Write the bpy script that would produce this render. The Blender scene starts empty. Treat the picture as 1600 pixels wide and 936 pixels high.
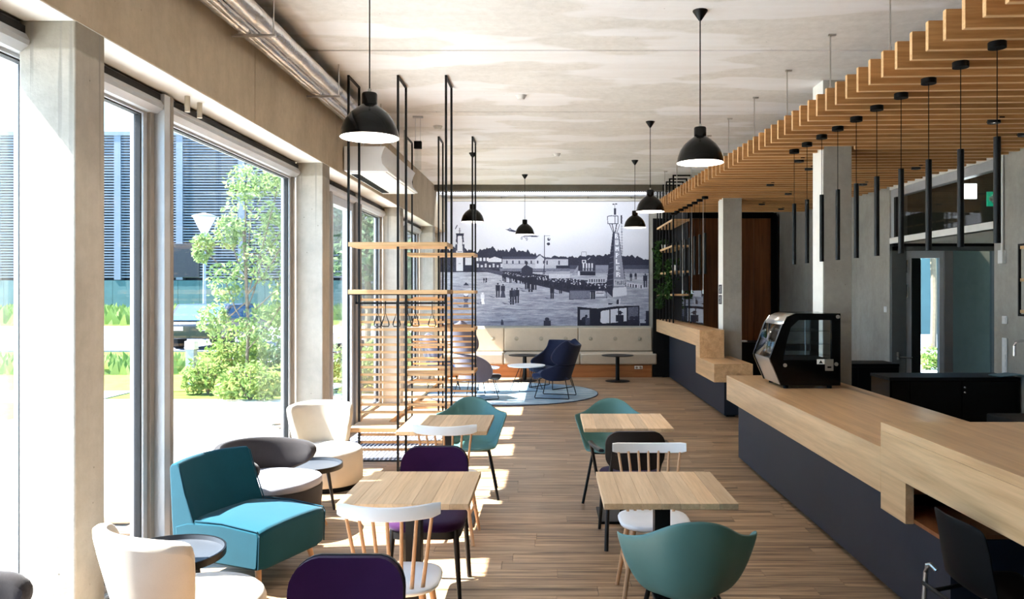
import bpy, bmesh, math, random
import numpy as np
from mathutils import Vector, Matrix

random.seed(7)
RNG = np.random.default_rng(7)
SC = bpy.context.scene
COL = SC.collection
PI = math.pi

# ------------------------------------------------------------------ camera, sky, sun, exposure
cam_d = bpy.data.cameras.new('camera')
cam_d.sensor_fit = 'HORIZONTAL'
cam_d.sensor_width = 36.0
cam_d.lens = 1208 / 1600 * 36.0
cam_d.shift_x = -(859 - 800) / 1600
cam_d.shift_y = -(468 - 458) / 1600
cam_d.clip_end = 400
cam = bpy.data.objects.new('camera', cam_d)
COL.objects.link(cam)
cam.location = (0, 0, 1.75)
cam.rotation_euler = (PI / 2, 0, 0)
SC.camera = cam

world = bpy.data.worlds.new('sky')
SC.world = world
world.use_nodes = True
_n = world.node_tree.nodes
_l = world.node_tree.links
_bg = _n['Background']
_tc = _n.new('ShaderNodeTexCoord')
_sp = _n.new('ShaderNodeSeparateXYZ')
_rp = _n.new('ShaderNodeValToRGB')
_rp.color_ramp.elements[0].position = 0.0
_rp.color_ramp.elements[0].color = (0.40, 0.72, 1.0, 1)
_rp.color_ramp.elements[1].position = 0.75
_rp.color_ramp.elements[1].color = (0.22, 0.48, 0.95, 1)
_l.new(_tc.outputs['Generated'], _sp.inputs[0])
_l.new(_sp.outputs['Z'], _rp.inputs['Fac'])
_l.new(_rp.outputs['Color'], _bg.inputs['Color'])
_bg.inputs['Strength'].default_value = 1.8

sun_d = bpy.data.lights.new('sun', 'SUN')
sun_d.energy = 16.0
sun_d.angle = math.radians(0.6)
sun_d.color = (1.0, 0.975, 0.94)
sun = bpy.data.objects.new('sun', sun_d)
COL.objects.link(sun)
sun.rotation_euler = Vector((1.0, 0.11, -1.29)).to_track_quat('-Z', 'Y').to_euler()

SC.view_settings.view_transform = 'Standard'
SC.view_settings.look = 'None'
SC.view_settings.gamma = 1.0
SC.view_settings.use_curve_mapping = False
SC.view_settings.exposure = 1.58
SC.cycles.use_denoising = True
SC.cycles.max_bounces = 10
SC.cycles.diffuse_bounces = 6
SC.cycles.glossy_bounces = 4
SC.cycles.transparent_max_bounces = 16
SC.cycles.caustics_reflective = False
SC.cycles.caustics_refractive = False
SC.cycles.sample_clamp_indirect = 6.0

# ------------------------------------------------------------------ materials
def srgb(r, g, b):
    f = lambda c: (c / 255 / 12.92) if c / 255 <= 0.04045 else ((c / 255 + 0.055) / 1.055) ** 2.4
    return (f(r), f(g), f(b), 1)

def new_mat(name):
    m = bpy.data.materials.new(name)
    m.use_nodes = True
    nt = m.node_tree
    return m, nt, nt.nodes['Principled BSDF']

def set_spec(b, v):
    b.inputs['Specular IOR Level'].default_value = v

def noise_node(nt, scale, detail=4, rough=0.55, vec=None):
    n = nt.nodes.new('ShaderNodeTexNoise')
    n.inputs['Scale'].default_value = scale
    n.inputs['Detail'].default_value = detail
    n.inputs['Roughness'].default_value = rough
    if vec is not None:
        nt.links.new(vec, n.inputs['Vector'])
    return n

def obj_coords(nt, scale=(1, 1, 1)):
    t = nt.nodes.new('ShaderNodeTexCoord')
    mp = nt.nodes.new('ShaderNodeMapping')
    mp.inputs['Scale'].default_value = scale
    nt.links.new(t.outputs['Object'], mp.inputs['Vector'])
    return mp.outputs['Vector']

def ramp(nt, fac, stops):
    r = nt.nodes.new('ShaderNodeValToRGB')
    els = r.color_ramp.elements
    while len(els) < len(stops):
        els.new(0.5)
    for e, (p, c) in zip(els, stops):
        e.position = p
        e.color = c
    nt.links.new(fac, r.inputs['Fac'])
    return r.outputs['Color']

def mix(nt, fac, a, b, mode='MIX'):
    n = nt.nodes.new('ShaderNodeMix')
    n.data_type = 'RGBA'
    n.blend_type = mode
    for sock, v in ((n.inputs[0], fac), (n.inputs[6], a), (n.inputs[7], b)):
        if hasattr(v, 'links') or hasattr(v, 'is_linked'):
            nt.links.new(v, sock)
        else:
            sock.default_value = v
    return n.outputs[2]

def bump(nt, b, h, strength=0.2, dist=0.01):
    n = nt.nodes.new('ShaderNodeBump')
    n.inputs['Strength'].default_value = strength
    n.inputs['Distance'].default_value = dist
    nt.links.new(h, n.inputs['Height'])
    nt.links.new(n.outputs['Normal'], b.inputs['Normal'])

def scale_c(c, k):
    return (min(c[0] * k, 1), min(c[1] * k, 1), min(c[2] * k, 1), 1)

def plain(name, c, rough=0.5, metal=0.0, var=0.06, scale=8, spec=0.5, bmp=0.0, bscale=120):
    m, nt, b = new_mat(name)
    v = obj_coords(nt)
    n = noise_node(nt, scale, 3, 0.6, v)
    col = ramp(nt, n.outputs['Fac'], [(0.3, scale_c(c, 1 - var)), (0.7, scale_c(c, 1 + var))])
    nt.links.new(col, b.inputs['Base Color'])
    b.inputs['Roughness'].default_value = rough
    b.inputs['Metallic'].default_value = metal
    set_spec(b, spec)
    if bmp:
        n2 = noise_node(nt, bscale, 2, 0.6, v)
        bump(nt, b, n2.outputs['Fac'], bmp, 0.003)
    return m

def fabric(name, c, var=0.10, bscale=420, sheen=0.25):
    m, nt, b = new_mat(name)
    v = obj_coords(nt)
    n = noise_node(nt, bscale, 2, 0.7, v)
    n2 = noise_node(nt, 9, 3, 0.5, v)
    c1 = ramp(nt, n.outputs['Fac'], [(0.3, scale_c(c, 1 - var)), (0.7, scale_c(c, 1 + var))])
    c2 = ramp(nt, n2.outputs['Fac'], [(0.3, (0.92, 0.92, 0.92, 1)), (0.7, (1, 1, 1, 1))])
    nt.links.new(mix(nt, 1.0, c1, c2, 'MULTIPLY'), b.inputs['Base Color'])
    b.inputs['Roughness'].default_value = 0.9
    set_spec(b, 0.15)
    b.inputs['Sheen Weight'].default_value = sheen
    bump(nt, b, n.outputs['Fac'], 0.25, 0.002)
    return m

def concrete(name, c, streak=True, patches=None, stain=False, var=0.13):
    m, nt, b = new_mat(name)
    v = obj_coords(nt)
    n1 = noise_node(nt, 1.3, 6, 0.62, v)
    n2 = noise_node(nt, 14, 5, 0.7, v)
    col = ramp(nt, n1.outputs['Fac'], [(0.28, scale_c(c, 1 - var * 1.5)), (0.5, c), (0.74, scale_c(c, 1 + var))])
    g = ramp(nt, n2.outputs['Fac'], [(0.3, (0.88, 0.88, 0.87, 1)), (0.65, (1, 1, 1, 1))])
    col = mix(nt, 1.0, col, g, 'MULTIPLY')
    if streak:
        vs = obj_coords(nt, (3.2, 3.2, 0.35))
        n3 = noise_node(nt, 1.0, 5, 0.65, vs)
        s = ramp(nt, n3.outputs['Fac'], [(0.36, (0.80, 0.77, 0.72, 1)), (0.60, (1, 1, 1, 1))])
        col = mix(nt, 0.55, col, s, 'MULTIPLY')
    if patches:
        vp = obj_coords(nt, (0.55, 1.5, 1))
        n4 = noise_node(nt, 1.0, 3, 0.45, vp)
        p = ramp(nt, n4.outputs['Fac'], [(0.50, (0, 0, 0, 1)), (0.53, (0.8, 0.8, 0.8, 1))])
        col = mix(nt, p, col, patches)
        vq = obj_coords(nt, (0.5, 5.0, 1))
        n5 = noise_node(nt, 1.0, 6, 0.7, vq)
        q = ramp(nt, n5.outputs['Fac'], [(0.35, (0.93, 0.91, 0.89, 1)), (0.6, (1, 1, 1, 1))])
        col = mix(nt, 0.8, col, q, 'MULTIPLY')
    if stain:
        tc = nt.nodes.new('ShaderNodeTexCoord')
        sx = nt.nodes.new('ShaderNodeSeparateXYZ')
        nt.links.new(tc.outputs['Object'], sx.inputs[0])
        wob = noise_node(nt, 6, 3, 0.6, v)
        zz = nt.nodes.new('ShaderNodeMath')
        zz.operation = 'MULTIPLY_ADD'
        zz.inputs[1].default_value = 0.06
        nt.links.new(wob.outputs['Fac'], zz.inputs[0])
        nt.links.new(sx.outputs['Z'], zz.inputs[2])
        nz = nt.nodes.new('ShaderNodeMapRange')
        nz.inputs['From Min'].default_value = 2.0
        nz.inputs['From Max'].default_value = 3.1
        nt.links.new(zz.outputs[0], nz.inputs['Value'])
        band = ramp(nt, nz.outputs['Result'], [(0.86, (1, 1, 1, 1)), (0.875, (0.66, 0.64, 0.60, 1))])
        col = mix(nt, 0.9, col, band, 'MULTIPLY')
        dn = noise_node(nt, 1.0, 2, 0.5, obj_coords(nt, (26, 26, 0.5)))
        dr = ramp(nt, dn.outputs['Fac'], [(0.60, (0, 0, 0, 1)), (0.66, (1, 1, 1, 1))])
        zone = ramp(nt, nz.outputs['Result'], [(0.10, (0, 0, 0, 1)), (0.80, (0.8, 0.8, 0.8, 1))])
        col = mix(nt, mix(nt, 1.0, dr, zone, 'MULTIPLY'), col, scale_c(c, 0.55))
    # bug holes
    vo = nt.nodes.new('ShaderNodeTexVoronoi')
    vo.inputs['Scale'].default_value = 11
    nt.links.new(v, vo.inputs['Vector'])
    h = ramp(nt, vo.outputs['Distance'], [(0.03, (0.45, 0.42, 0.38, 1)), (0.07, (1, 1, 1, 1))])
    nm = noise_node(nt, 2.4, 2, 0.5, v)
    msk = ramp(nt, nm.outputs['Fac'], [(0.52, (0, 0, 0, 1)), (0.6, (1, 1, 1, 1))])
    holes = mix(nt, msk, (1, 1, 1, 1), h)
    col = mix(nt, 1.0, col, holes, 'MULTIPLY')
    nt.links.new(col, b.inputs['Base Color'])
    b.inputs['Roughness'].default_value = 0.82
    set_spec(b, 0.25)
    bump(nt, b, n2.outputs['Fac'], 0.25, 0.01)
    return m

def wood(name, c, dark, axis='X', grain=1.0, rough=0.45, island=False, knots=False, spec=0.35, contrast=1.0):
    m, nt, b = new_mat(name)
    sc = {'X': (1.1, 26, 26), 'Y': (22, 1.1, 22), 'Z': (22, 22, 1.1)}[axis]
    sc = tuple(s * grain for s in sc)
    t = nt.nodes.new('ShaderNodeTexCoord')
    mp = nt.nodes.new('ShaderNodeMapping')
    mp.inputs['Scale'].default_value = sc
    src = t.outputs['Object']
    rnd = None
    if island:
        g = nt.nodes.new('ShaderNodeNewGeometry')
        rnd = g.outputs['Random Per Island']
        oi = nt.nodes.new('ShaderNodeObjectInfo')
        ad = nt.nodes.new('ShaderNodeMath')
        ad.operation = 'ADD'
        nt.links.new(rnd, ad.inputs[0])
        nt.links.new(oi.outputs['Random'], ad.inputs[1])
        fr = nt.nodes.new('ShaderNodeMath')
        fr.operation = 'FRACT'
        nt.links.new(ad.outputs[0], fr.inputs[0])
        rnd = fr.outputs[0]
        ml = nt.nodes.new('ShaderNodeMath')
        ml.operation = 'MULTIPLY'
        ml.inputs[1].default_value = 37.0
        nt.links.new(rnd, ml.inputs[0])
        va = nt.nodes.new('ShaderNodeVectorMath')
        va.operation = 'ADD'
        nt.links.new(src, va.inputs[0])
        nt.links.new(ml.outputs[0], va.inputs[1])
        src = va.outputs[0]
    nt.links.new(src, mp.inputs['Vector'])
    v = mp.outputs['Vector']
    n1 = noise_node(nt, 1.0, 7, 0.62, v)
    n1.inputs['Distortion'].default_value = 0.6
    mid = tuple((a + d) / 2 for a, d in zip(c, dark))
    lo, hi = 0.5 - 0.22 / contrast, 0.5 + 0.16 / contrast
    col = ramp(nt, n1.outputs['Fac'], [(lo, dark), ((lo + hi) / 2, mid), (hi, c)])
    n2 = noise_node(nt, 4.0, 3, 0.6, v)
    f2 = ramp(nt, n2.outputs['Fac'], [(0.35, (0.86, 0.85, 0.83, 1)), (0.6, (1, 1, 1, 1))])
    col = mix(nt, 0.8, col, f2, 'MULTIPLY')
    if knots:
        n3 = noise_node(nt, 1.0, 2, 0.5, obj_coords(nt, tuple(s * 0.32 for s in sc)))
        k = ramp(nt, n3.outputs['Fac'], [(0.66, (1, 1, 1, 1)), (0.74, (0.45, 0.36, 0.28, 1))])
        col = mix(nt, 0.8, col, k, 'MULTIPLY')
    if island and contrast > 1.2:
        n4 = noise_node(nt, 1.7, 3, 0.5, v)
        k4 = ramp(nt, n4.outputs['Fac'], [(0.64, (1, 1, 1, 1)), (0.72, (0.42, 0.34, 0.28, 1))])
        col = mix(nt, 0.85, col, k4, 'MULTIPLY')
    if island:
        tn = ramp(nt, rnd, [(0.0, (0.78, 0.77, 0.75, 1)), (0.5, (0.98, 0.96, 0.93, 1)), (1.0, (1.18, 1.14, 1.08, 1))])
        col = mix(nt, 1.0, col, tn, 'MULTIPLY')
    nt.links.new(col, b.inputs['Base Color'])
    b.inputs['Roughness'].default_value = rough
    set_spec(b, spec)
    bump(nt, b, n1.outputs['Fac'], 0.08, 0.004)
    return m

def glass_mat(name, tint=(0.93, 0.97, 0.97, 1), refl=1.0):
    m = bpy.data.materials.new(name)
    m.use_nodes = True
    nt = m.node_tree
    nt.nodes.clear()
    o = nt.nodes.new('ShaderNodeOutputMaterial')
    tr = nt.nodes.new('ShaderNodeBsdfTransparent')
    tr.inputs[0].default_value = tint
    gl = nt.nodes.new('ShaderNodeBsdfGlossy')
    gl.inputs['Roughness'].default_value = 0.02
    fr = nt.nodes.new('ShaderNodeLayerWeight')
    pw = nt.nodes.new('ShaderNodeMath')
    pw.operation = 'POWER'
    pw.inputs[1].default_value = 5.0
    nt.links.new(fr.outputs['Facing'], pw.inputs[0])
    mu = nt.nodes.new('ShaderNodeMath')
    mu.operation = 'MULTIPLY_ADD'
    mu.inputs[1].default_value = 0.9 * refl
    mu.inputs[2].default_value = 0.04 * refl
    mu.use_clamp = True
    nt.links.new(pw.outputs[0], mu.inputs[0])
    mx = nt.nodes.new('ShaderNodeMixShader')
    nt.links.new(mu.outputs[0], mx.inputs[0])
    nt.links.new(tr.outputs[0], mx.inputs[1])
    nt.links.new(gl.outputs[0], mx.inputs[2])
    nt.links.new(mx.outputs[0], o.inputs[0])
    return m

def emit(name, c, s):
    m, nt, b = new_mat(name)
    b.inputs['Base Color'].default_value = c
    b.inputs['Emission Color'].default_value = c
    b.inputs['Emission Strength'].default_value = s
    return m

def leaf_mat(name, c1, c2):
    m, nt, b = new_mat(name)
    g = nt.nodes.new('ShaderNodeNewGeometry')
    col = ramp(nt, g.outputs['Random Per Island'], [(0.0, c1), (1.0, c2)])
    nt.links.new(col, b.inputs['Base Color'])
    b.inputs['Roughness'].default_value = 0.6
    set_spec(b, 0.2)
    tl = nt.nodes.new('ShaderNodeBsdfTranslucent')
    nt.links.new(col, tl.inputs['Color'])
    mx = nt.nodes.new('ShaderNodeMixShader')
    mx.inputs[0].default_value = 0.45
    out = nt.nodes['Material Output']
    nt.links.new(b.outputs[0], mx.inputs[1])
    nt.links.new(tl.outputs[0], mx.inputs[2])
    nt.links.new(mx.outputs[0], out.inputs[0])
    return m

M = {}
M['concrete'] = concrete('concrete_beam', srgb(202, 186, 163))
M['concrete_col'] = concrete('concrete_column', srgb(194, 188, 178), stain=True)
M['concrete_ceil'] = concrete('concrete_ceiling', srgb(234, 232, 229), streak=False, patches=srgb(246, 246, 248), var=0.06)
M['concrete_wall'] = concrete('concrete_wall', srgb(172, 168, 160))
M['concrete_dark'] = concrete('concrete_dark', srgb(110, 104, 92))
M['white_paint'] = plain('white_paint', srgb(240, 238, 232), 0.6, var=0.03)
M['floor'] = wood('floor_planks', srgb(188, 158, 126), srgb(94, 68, 47), 'X', 1.0, 0.42, island=True, contrast=1.35)
M['floor_base'] = plain('floor_base', srgb(70, 52, 38), 0.8)
M['oak'] = wood('oak_table', srgb(222, 190, 152), srgb(202, 166, 126), 'Y', 0.9, 0.5, island=True)
M['oak_x'] = wood('oak_shelf', srgb(222, 184, 138), srgb(190, 148, 102), 'X', 0.9, 0.5)
M['oak_counter'] = wood('oak_counter', srgb(224, 184, 138), srgb(190, 146, 102), 'Y', 0.6, 0.32, knots=True, spec=0.5)
M['oak_slat'] = wood('oak_slat', srgb(196, 146, 92), srgb(158, 108, 62), 'X', 0.9, 0.5, island=True)
M['oak_lit'] = wood('oak_slat_lit', srgb(236, 196, 146), srgb(206, 162, 112), 'X', 0.9, 0.5)  # paler copy of the slat oak, light on undersides and ends put into colour
M['oak_plinth'] = wood('bench_plinth', srgb(186, 122, 72), srgb(146, 90, 50), 'X', 0.8, 0.5)
M['beech'] = plain('beech', srgb(206, 160, 118), 0.5, var=0.08, scale=20)
M['brown_panel'] = wood('brown_panel', srgb(150, 92, 52), srgb(112, 64, 34), 'Z', 0.8, 0.35)
M['navy_panel'] = plain('navy_panel', srgb(17, 25, 40), 0.55, var=0.08, bmp=0.1)
M['black_metal'] = plain('black_metal', srgb(9, 9, 10), 0.45, var=0.1, spec=0.25)
M['black_gloss'] = plain('black_gloss', srgb(6, 6, 6), 0.12, var=0.05, spec=0.2)
M['black_wood'] = plain('black_wood', srgb(15, 12, 12), 0.45, var=0.15)
M['black_matt'] = plain('black_matt', srgb(7, 7, 8), 0.6, var=0.1, spec=0.15)
M['white_enamel'] = plain('white_enamel', srgb(248, 248, 246), 0.35, var=0.01)
M['white_lacquer'] = plain('white_lacquer', srgb(240, 240, 240), 0.4, var=0.02)
M['alu'] = plain('aluminium_frame', srgb(196, 198, 202), 0.4, 0.35, var=0.04)
M['alu_dark'] = plain('grey_frame', srgb(128, 124, 122), 0.5, 0.1, var=0.05)
M['alu_brown'] = plain('brown_grey_frame', srgb(150, 140, 130), 0.5, 0.1, var=0.05)
M['door_grey'] = plain('door_grey', srgb(92, 94, 92), 0.5, var=0.05)
M['gasket'] = plain('gasket', srgb(18, 18, 20), 0.7)
M['chrome'] = plain('chrome', srgb(215, 215, 220), 0.15, 1.0, var=0.02)
M['steel'] = plain('steel', srgb(190, 186, 180), 0.3, 0.9, var=0.05)
M['foil'] = plain('foil', srgb(238, 238, 240), 0.24, 0.8, var=0.12, scale=24, bmp=1.0, bscale=38)
M['glass'] = glass_mat('window_glass', (0.975, 0.992, 0.995, 1), 1.0)
M['glass_case'] = glass_mat('case_glass', (0.80, 0.85, 0.87, 1), 1.4)
M['glass_door'] = glass_mat('door_glass', (0.88, 0.91, 0.90, 1), 1.0)
M['glass_screen'] = glass_mat('screen_glass', (0.93, 0.95, 0.95, 1), 1.6)
M['purple'] = fabric('purple_velvet', srgb(44, 8, 50), sheen=0.1)
M['teal_shell'] = plain('teal_shell', srgb(82, 124, 120), 0.42, var=0.03, spec=0.4)
M['teal_fabric'] = fabric('teal_fabric', srgb(9, 66, 80), sheen=0.1)
M['teal_dark'] = fabric('teal_piping', srgb(20, 62, 76), sheen=0.05)
M['cream'] = fabric('cream_fabric', srgb(192, 181, 165), var=0.05)
M['grey_fabric'] = fabric('charcoal_fabric', srgb(50, 46, 46), var=0.22, sheen=0.15)
M['pale_grey'] = fabric('pale_grey_fabric', srgb(160, 159, 168), var=0.06)
M['lilac'] = fabric('lilac_grey_fabric', srgb(98, 98, 114), var=0.12)
M['navy'] = fabric('navy_fabric', srgb(24, 31, 56), var=0.12, sheen=0.1)
M['navy_light'] = fabric('navy_seat_fabric', srgb(36, 50, 84), var=0.12, sheen=0.1)
M['beige'] = plain('bench_leather', srgb(180, 165, 146), 0.5, var=0.04, spec=0.35)
M['beige_dark'] = plain('bench_leather_joint', srgb(150, 140, 122), 0.5, var=0.04)
M['tray'] = plain('tray_metal', srgb(62, 66, 72), 0.4, var=0.05)
M['bulb'] = emit('lamp_bulb', (1.0, 0.96, 0.88, 1), 9.0)
M['spot'] = emit('spot_lens', (1.0, 0.95, 0.85, 1), 3.0)
M['plaster'] = plain('pale_plaster', srgb(226, 222, 214), 0.7, var=0.04)
M['plastic_white'] = plain('plastic_white', srgb(226, 226, 224), 0.4, var=0.02)
M['stick'] = plain('grey_plastic_rod', srgb(196, 184, 164), 0.6)
M['mat_rib'] = plain('mat_rib', srgb(92, 94, 104), 0.8, var=0.1)
M['mat_rail'] = plain('mat_rail', srgb(190, 190, 196), 0.5, 0.3)
M['paving'] = plain('paving', srgb(206, 206, 200), 0.85, var=0.05, scale=0.8)
M['path'] = plain('grey_path', srgb(128, 130, 136), 0.9, var=0.06, scale=3)
M['road'] = plain('road', srgb(112, 116, 126), 0.9, var=0.06, scale=3)
M['lawn_yellow'] = plain('lawn_dry', srgb(118, 112, 52), 0.95, var=0.2, scale=4, spec=0.1)
M['lawn'] = plain('lawn_green', srgb(86, 104, 44), 0.95, var=0.25, scale=5, spec=0.1)
M['louver'] = plain('louver_metal', srgb(118, 122, 134), 0.5, 0.0, var=0.05, scale=0.6)
M['facade'] = plain('dark_facade', srgb(36, 40, 50), 0.7, var=0.08)
M['fence_green'] = plain('green_panel', srgb(74, 104, 106), 0.7, var=0.12, scale=1.2)
M['leaf'] = leaf_mat('tree_leaf', srgb(112, 140, 84), srgb(158, 176, 118))
M['leaf_shrub'] = leaf_mat('shrub_leaf', srgb(104, 132, 66), srgb(152, 168, 96))
M['leaf_dark'] = leaf_mat('dark_leaf', srgb(84, 112, 80), srgb(124, 146, 108))
M['ivy'] = leaf_mat('ivy_leaf', srgb(24, 52, 22), srgb(56, 84, 36))
M['bark'] = plain('bark', srgb(110, 98, 82), 0.9, var=0.2, scale=12)
M['car_paint'] = plain('car_paint', srgb(40, 44, 54), 0.25, var=0.02, spec=0.6)
M['car_glass'] = plain('car_glass', srgb(70, 100, 130), 0.08, var=0.02, spec=0.8)
M['pole'] = plain('pole_grey', srgb(150, 156, 160), 0.5, 0.2)
M['paper'] = plain('paper_white', srgb(232, 232, 228), 0.7, var=0.02)
M['poster_dark'] = plain('poster_dark', srgb(30, 28, 40), 0.5, var=0.3, scale=40)
M['sign_green'] = emit('exit_sign_green', srgb(20, 120, 90), 0.6)
M['panel_light'] = emit('panel_light', (0.95, 0.98, 1, 1), 1.6)
M['cloth_teal'] = fabric('teal_cloth', srgb(28, 92, 108))
M['brown_soft'] = plain('brown_soffit', srgb(160, 138, 108), 0.8, var=0.15, scale=2)

# ------------------------------------------------------------------ mesh helpers
class MB:
    def __init__(self):
        self.v = []
        self.f = []

    def add(self, vs, fs):
        o = len(self.v)
        self.v += [tuple(p) for p in vs]
        self.f += [tuple(i + o for i in f) for f in fs]
        return self

    def box(self, x0, x1, y0, y1, z0, z1):
        vs = [(x, y, z) for z in (z0, z1) for y in (y0, y1) for x in (x0, x1)]
        return self.add(vs, [(0, 2, 3, 1), (4, 5, 7, 6), (0, 1, 5, 4), (2, 6, 7, 3), (0, 4, 6, 2), (1, 3, 7, 5)])

    def prism(self, poly, y0, y1, plane='XZ'):
        """polygon extruded: XZ polygon along y, YZ polygon along x, XY polygon along z"""
        n = len(poly)
        def P(a, b, t):
            return {'XZ': (a, t, b), 'YZ': (t, a, b), 'XY': (a, b, t)}[plane]
        vs = [P(a, b, y0) for a, b in poly] + [P(a, b, y1) for a, b in poly]
        fs = [tuple(range(n)), tuple(range(2 * n - 1, n - 1, -1))]
        fs += [(i, i + n, (i + 1) % n + n, (i + 1) % n) for i in range(n)]
        return self.add(vs, fs)

    def cyl(self, p0, p1, r0, r1=None, n=10, cap=True):
        r1 = r0 if r1 is None else r1
        p0, p1 = Vector(p0), Vector(p1)
        d = (p1 - p0).normalized()
        a = d.orthogonal().normalized()
        b = d.cross(a)
        vs = []
        for p, r in ((p0, r0), (p1, r1)):
            for i in range(n):
                t = 2 * PI * i / n
                vs.append(p + a * (r * math.cos(t)) + b * (r * math.sin(t)))
        fs = [(i, (i + 1) % n, (i + 1) % n + n, i + n) for i in range(n)]
        if cap:
            fs += [tuple(range(n - 1, -1, -1)), tuple(range(n, 2 * n))]
        return self.add(vs, fs)

    def tube(self, pts, r, n=8, closed=False):
        pts = [Vector(p) for p in pts]
        N = len(pts)
        rings = []
        for i, p in enumerate(pts):
            if closed:
                d = (pts[(i + 1) % N] - pts[i - 1])
            else:
                d = pts[min(i + 1, N - 1)] - pts[max(i - 1, 0)]
            d.normalize()
            up = Vector((0, 0, 1)) if abs(d.z) < 0.9 else Vector((0, 1, 0))
            a = d.cross(up).normalized()
            b = d.cross(a).normalized()
            rings.append([p + a * (r * math.cos(2 * PI * k / n)) + b * (r * math.sin(2 * PI * k / n)) for k in range(n)])
        return self.loft(rings, closed_u=closed, cap=not closed)

    def loft(self, rings, closed_u=False, cap=True, closed_v=True):
        n = len(rings[0])
        N = len(rings)
        vs = [p for r in rings for p in r]
        fs = []
        for i in range(N if closed_u else N - 1):
            j = (i + 1) % N
            for k in range(n if closed_v else n - 1):
                l = (k + 1) % n
                fs.append((i * n + k, i * n + l, j * n + l, j * n + k))
        if cap and not closed_u and closed_v:
            fs.append(tuple(range(n - 1, -1, -1)))
            fs.append(tuple((N - 1) * n + k for k in range(n)))
        return self.add(vs, fs)

    def lathe(self, prof, c=(0, 0, 0), n=28, cap=False):
        rings = [[(c[0] + r * math.cos(2 * PI * k / n), c[1] + r * math.sin(2 * PI * k / n), c[2] + z) for k in range(n)] for r, z in prof]
        return self.loft(rings, cap=cap)

    def sphere(self, c, r, n=10, m=6, sx=1, sy=1, sz=1):
        prof = [(max(r * math.sin(PI * i / m), 1e-4), -r * math.cos(PI * i / m)) for i in range(m + 1)]
        rings = [[(c[0] + sx * q * math.cos(2 * PI * k / n), c[1] + sy * q * math.sin(2 * PI * k / n), c[2] + sz * z) for k in range(n)] for q, z in prof]
        return self.loft(rings, cap=True)

    def build(self, name, mat, parent=None, angle=35, bevel=0.0, seg=2, solid=0.0, subsurf=0, loc=None, offset=-1):
        me = bpy.data.meshes.new(name)
        me.from_pydata(self.v, [], self.f)
        me.validate()
        bm = bmesh.new()
        bm.from_mesh(me)
        bmesh.ops.recalc_face_normals(bm, faces=bm.faces)
        bm.to_mesh(me)
        bm.free()
        me.materials.append(mat)
        if angle:
            me.polygons.foreach_set('use_smooth', [True] * len(me.polygons))
            me.set_sharp_from_angle(angle=math.radians(angle))
        o = bpy.data.objects.new(name, me)
        COL.objects.link(o)
        if parent is not None:
            o.parent = parent
        if loc:
            o.location = loc
        if solid:
            s = o.modifiers.new('thickness', 'SOLIDIFY')
            s.thickness = solid
            s.offset = offset
        if subsurf:
            s = o.modifiers.new('smooth', 'SUBSURF')
            s.levels = s.render_levels = subsurf
        if bevel:
            bv = o.modifiers.new('edge', 'BEVEL')
            bv.width = bevel
            bv.segments = seg
            bv.limit_method = 'ANGLE'
        return o

def B(*a):
    return MB().box(*a)

def tag(o, label=None, cat=None, group=None, kind=None):
    if label:
        o['label'] = label
    if cat:
        o['category'] = cat
    if group:
        o['group'] = group
    if kind:
        o['kind'] = kind
    return o

def root(name, loc=(0, 0, 0), rz=0.0, label=None, cat=None, group=None, kind=None):
    o = bpy.data.objects.new(name, None)
    o.empty_display_size = 0.1
    COL.objects.link(o)
    o.location = loc
    o.rotation_euler = (0, 0, rz)
    return tag(o, label, cat, group, kind)

KIDS = {}
def kids(o):
    return [c for c in COL.objects if c.parent is o]

def copy_tree(o, loc, rz=None, label=None, group=None):
    def rec(src, par):
        c = src.copy()
        COL.objects.link(c)
        if par is not None:
            c.parent = par
        for ch in kids(src):
            rec(ch, c)
        return c
    r = rec(o, None)
    r.location = loc
    if rz is not None:
        r.rotation_euler = (0, 0, rz)
    if label:
        r['label'] = label
    if group:
        r['group'] = group
    return r

def struct(o):
    o['kind'] = 'structure'
    return o

def rounded_rect(w, h, r, n=5, cx=0, cy=0):
    pts = []
    for (sx, sy, a0) in ((1, 1, 0), (-1, 1, 90), (-1, -1, 180), (1, -1, 270)):
        for i in range(n + 1):
            a = math.radians(a0 + 90 * i / n)
            pts.append((cx + sx * (w / 2 - r) + r * math.cos(a), cy + sy * (h / 2 - r) + r * math.sin(a)))
    return pts
# ================================================================== STRUCTURE
GX = -2.60          # glass plane of the window wall
COLX0, COLX1 = -2.52, -2.27
ZC = 3.88           # ceiling
ZB = 3.06           # underside of the edge beam

# floor: base slab, planks near the camera as pieces, the far ones joined
floor = struct(B(-2.75, 7.2, -4.2, 17.4, -0.2, -0.012).build('floor', M['floor_base'], angle=0))
PW = 0.145
def plank_mesh(L, w):
    m = MB()
    c = 0.0012
    m.prism([(0, -0.012), (L - 0.0015, -0.012), (L - 0.0015, -c), (L - 0.003, 0), (c, 0), (0, -c)], 0, w - 0.0015, 'XZ')
    return m
near_mesh = None
far = MB()
y = 2.0
row = 0
while y < 17.2:
    x = -2.62 - RNG.uniform(0, 1.2)
    xe = 2.9 if y < 11.5 else 4.8
    while x < xe:
        L = 1.285
        if 3.5 < y < 6.6:
            if near_mesh is None:
                o = plank_mesh(L, PW).build('plank', M['floor'], floor, angle=0)
                near_mesh = o.data
            else:
                o = bpy.data.objects.new('plank', near_mesh)
                COL.objects.link(o)
                o.parent = floor
            o.location = (x, y, 0)
        else:
            pm = plank_mesh(L, PW)
            far.add([(a + x, b + y, c) for a, b, c in pm.v], pm.f)
        x += L
    y += PW
    row += 1
tag(far.build('planks', M['floor'], floor, angle=0), kind='stuff')

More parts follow.
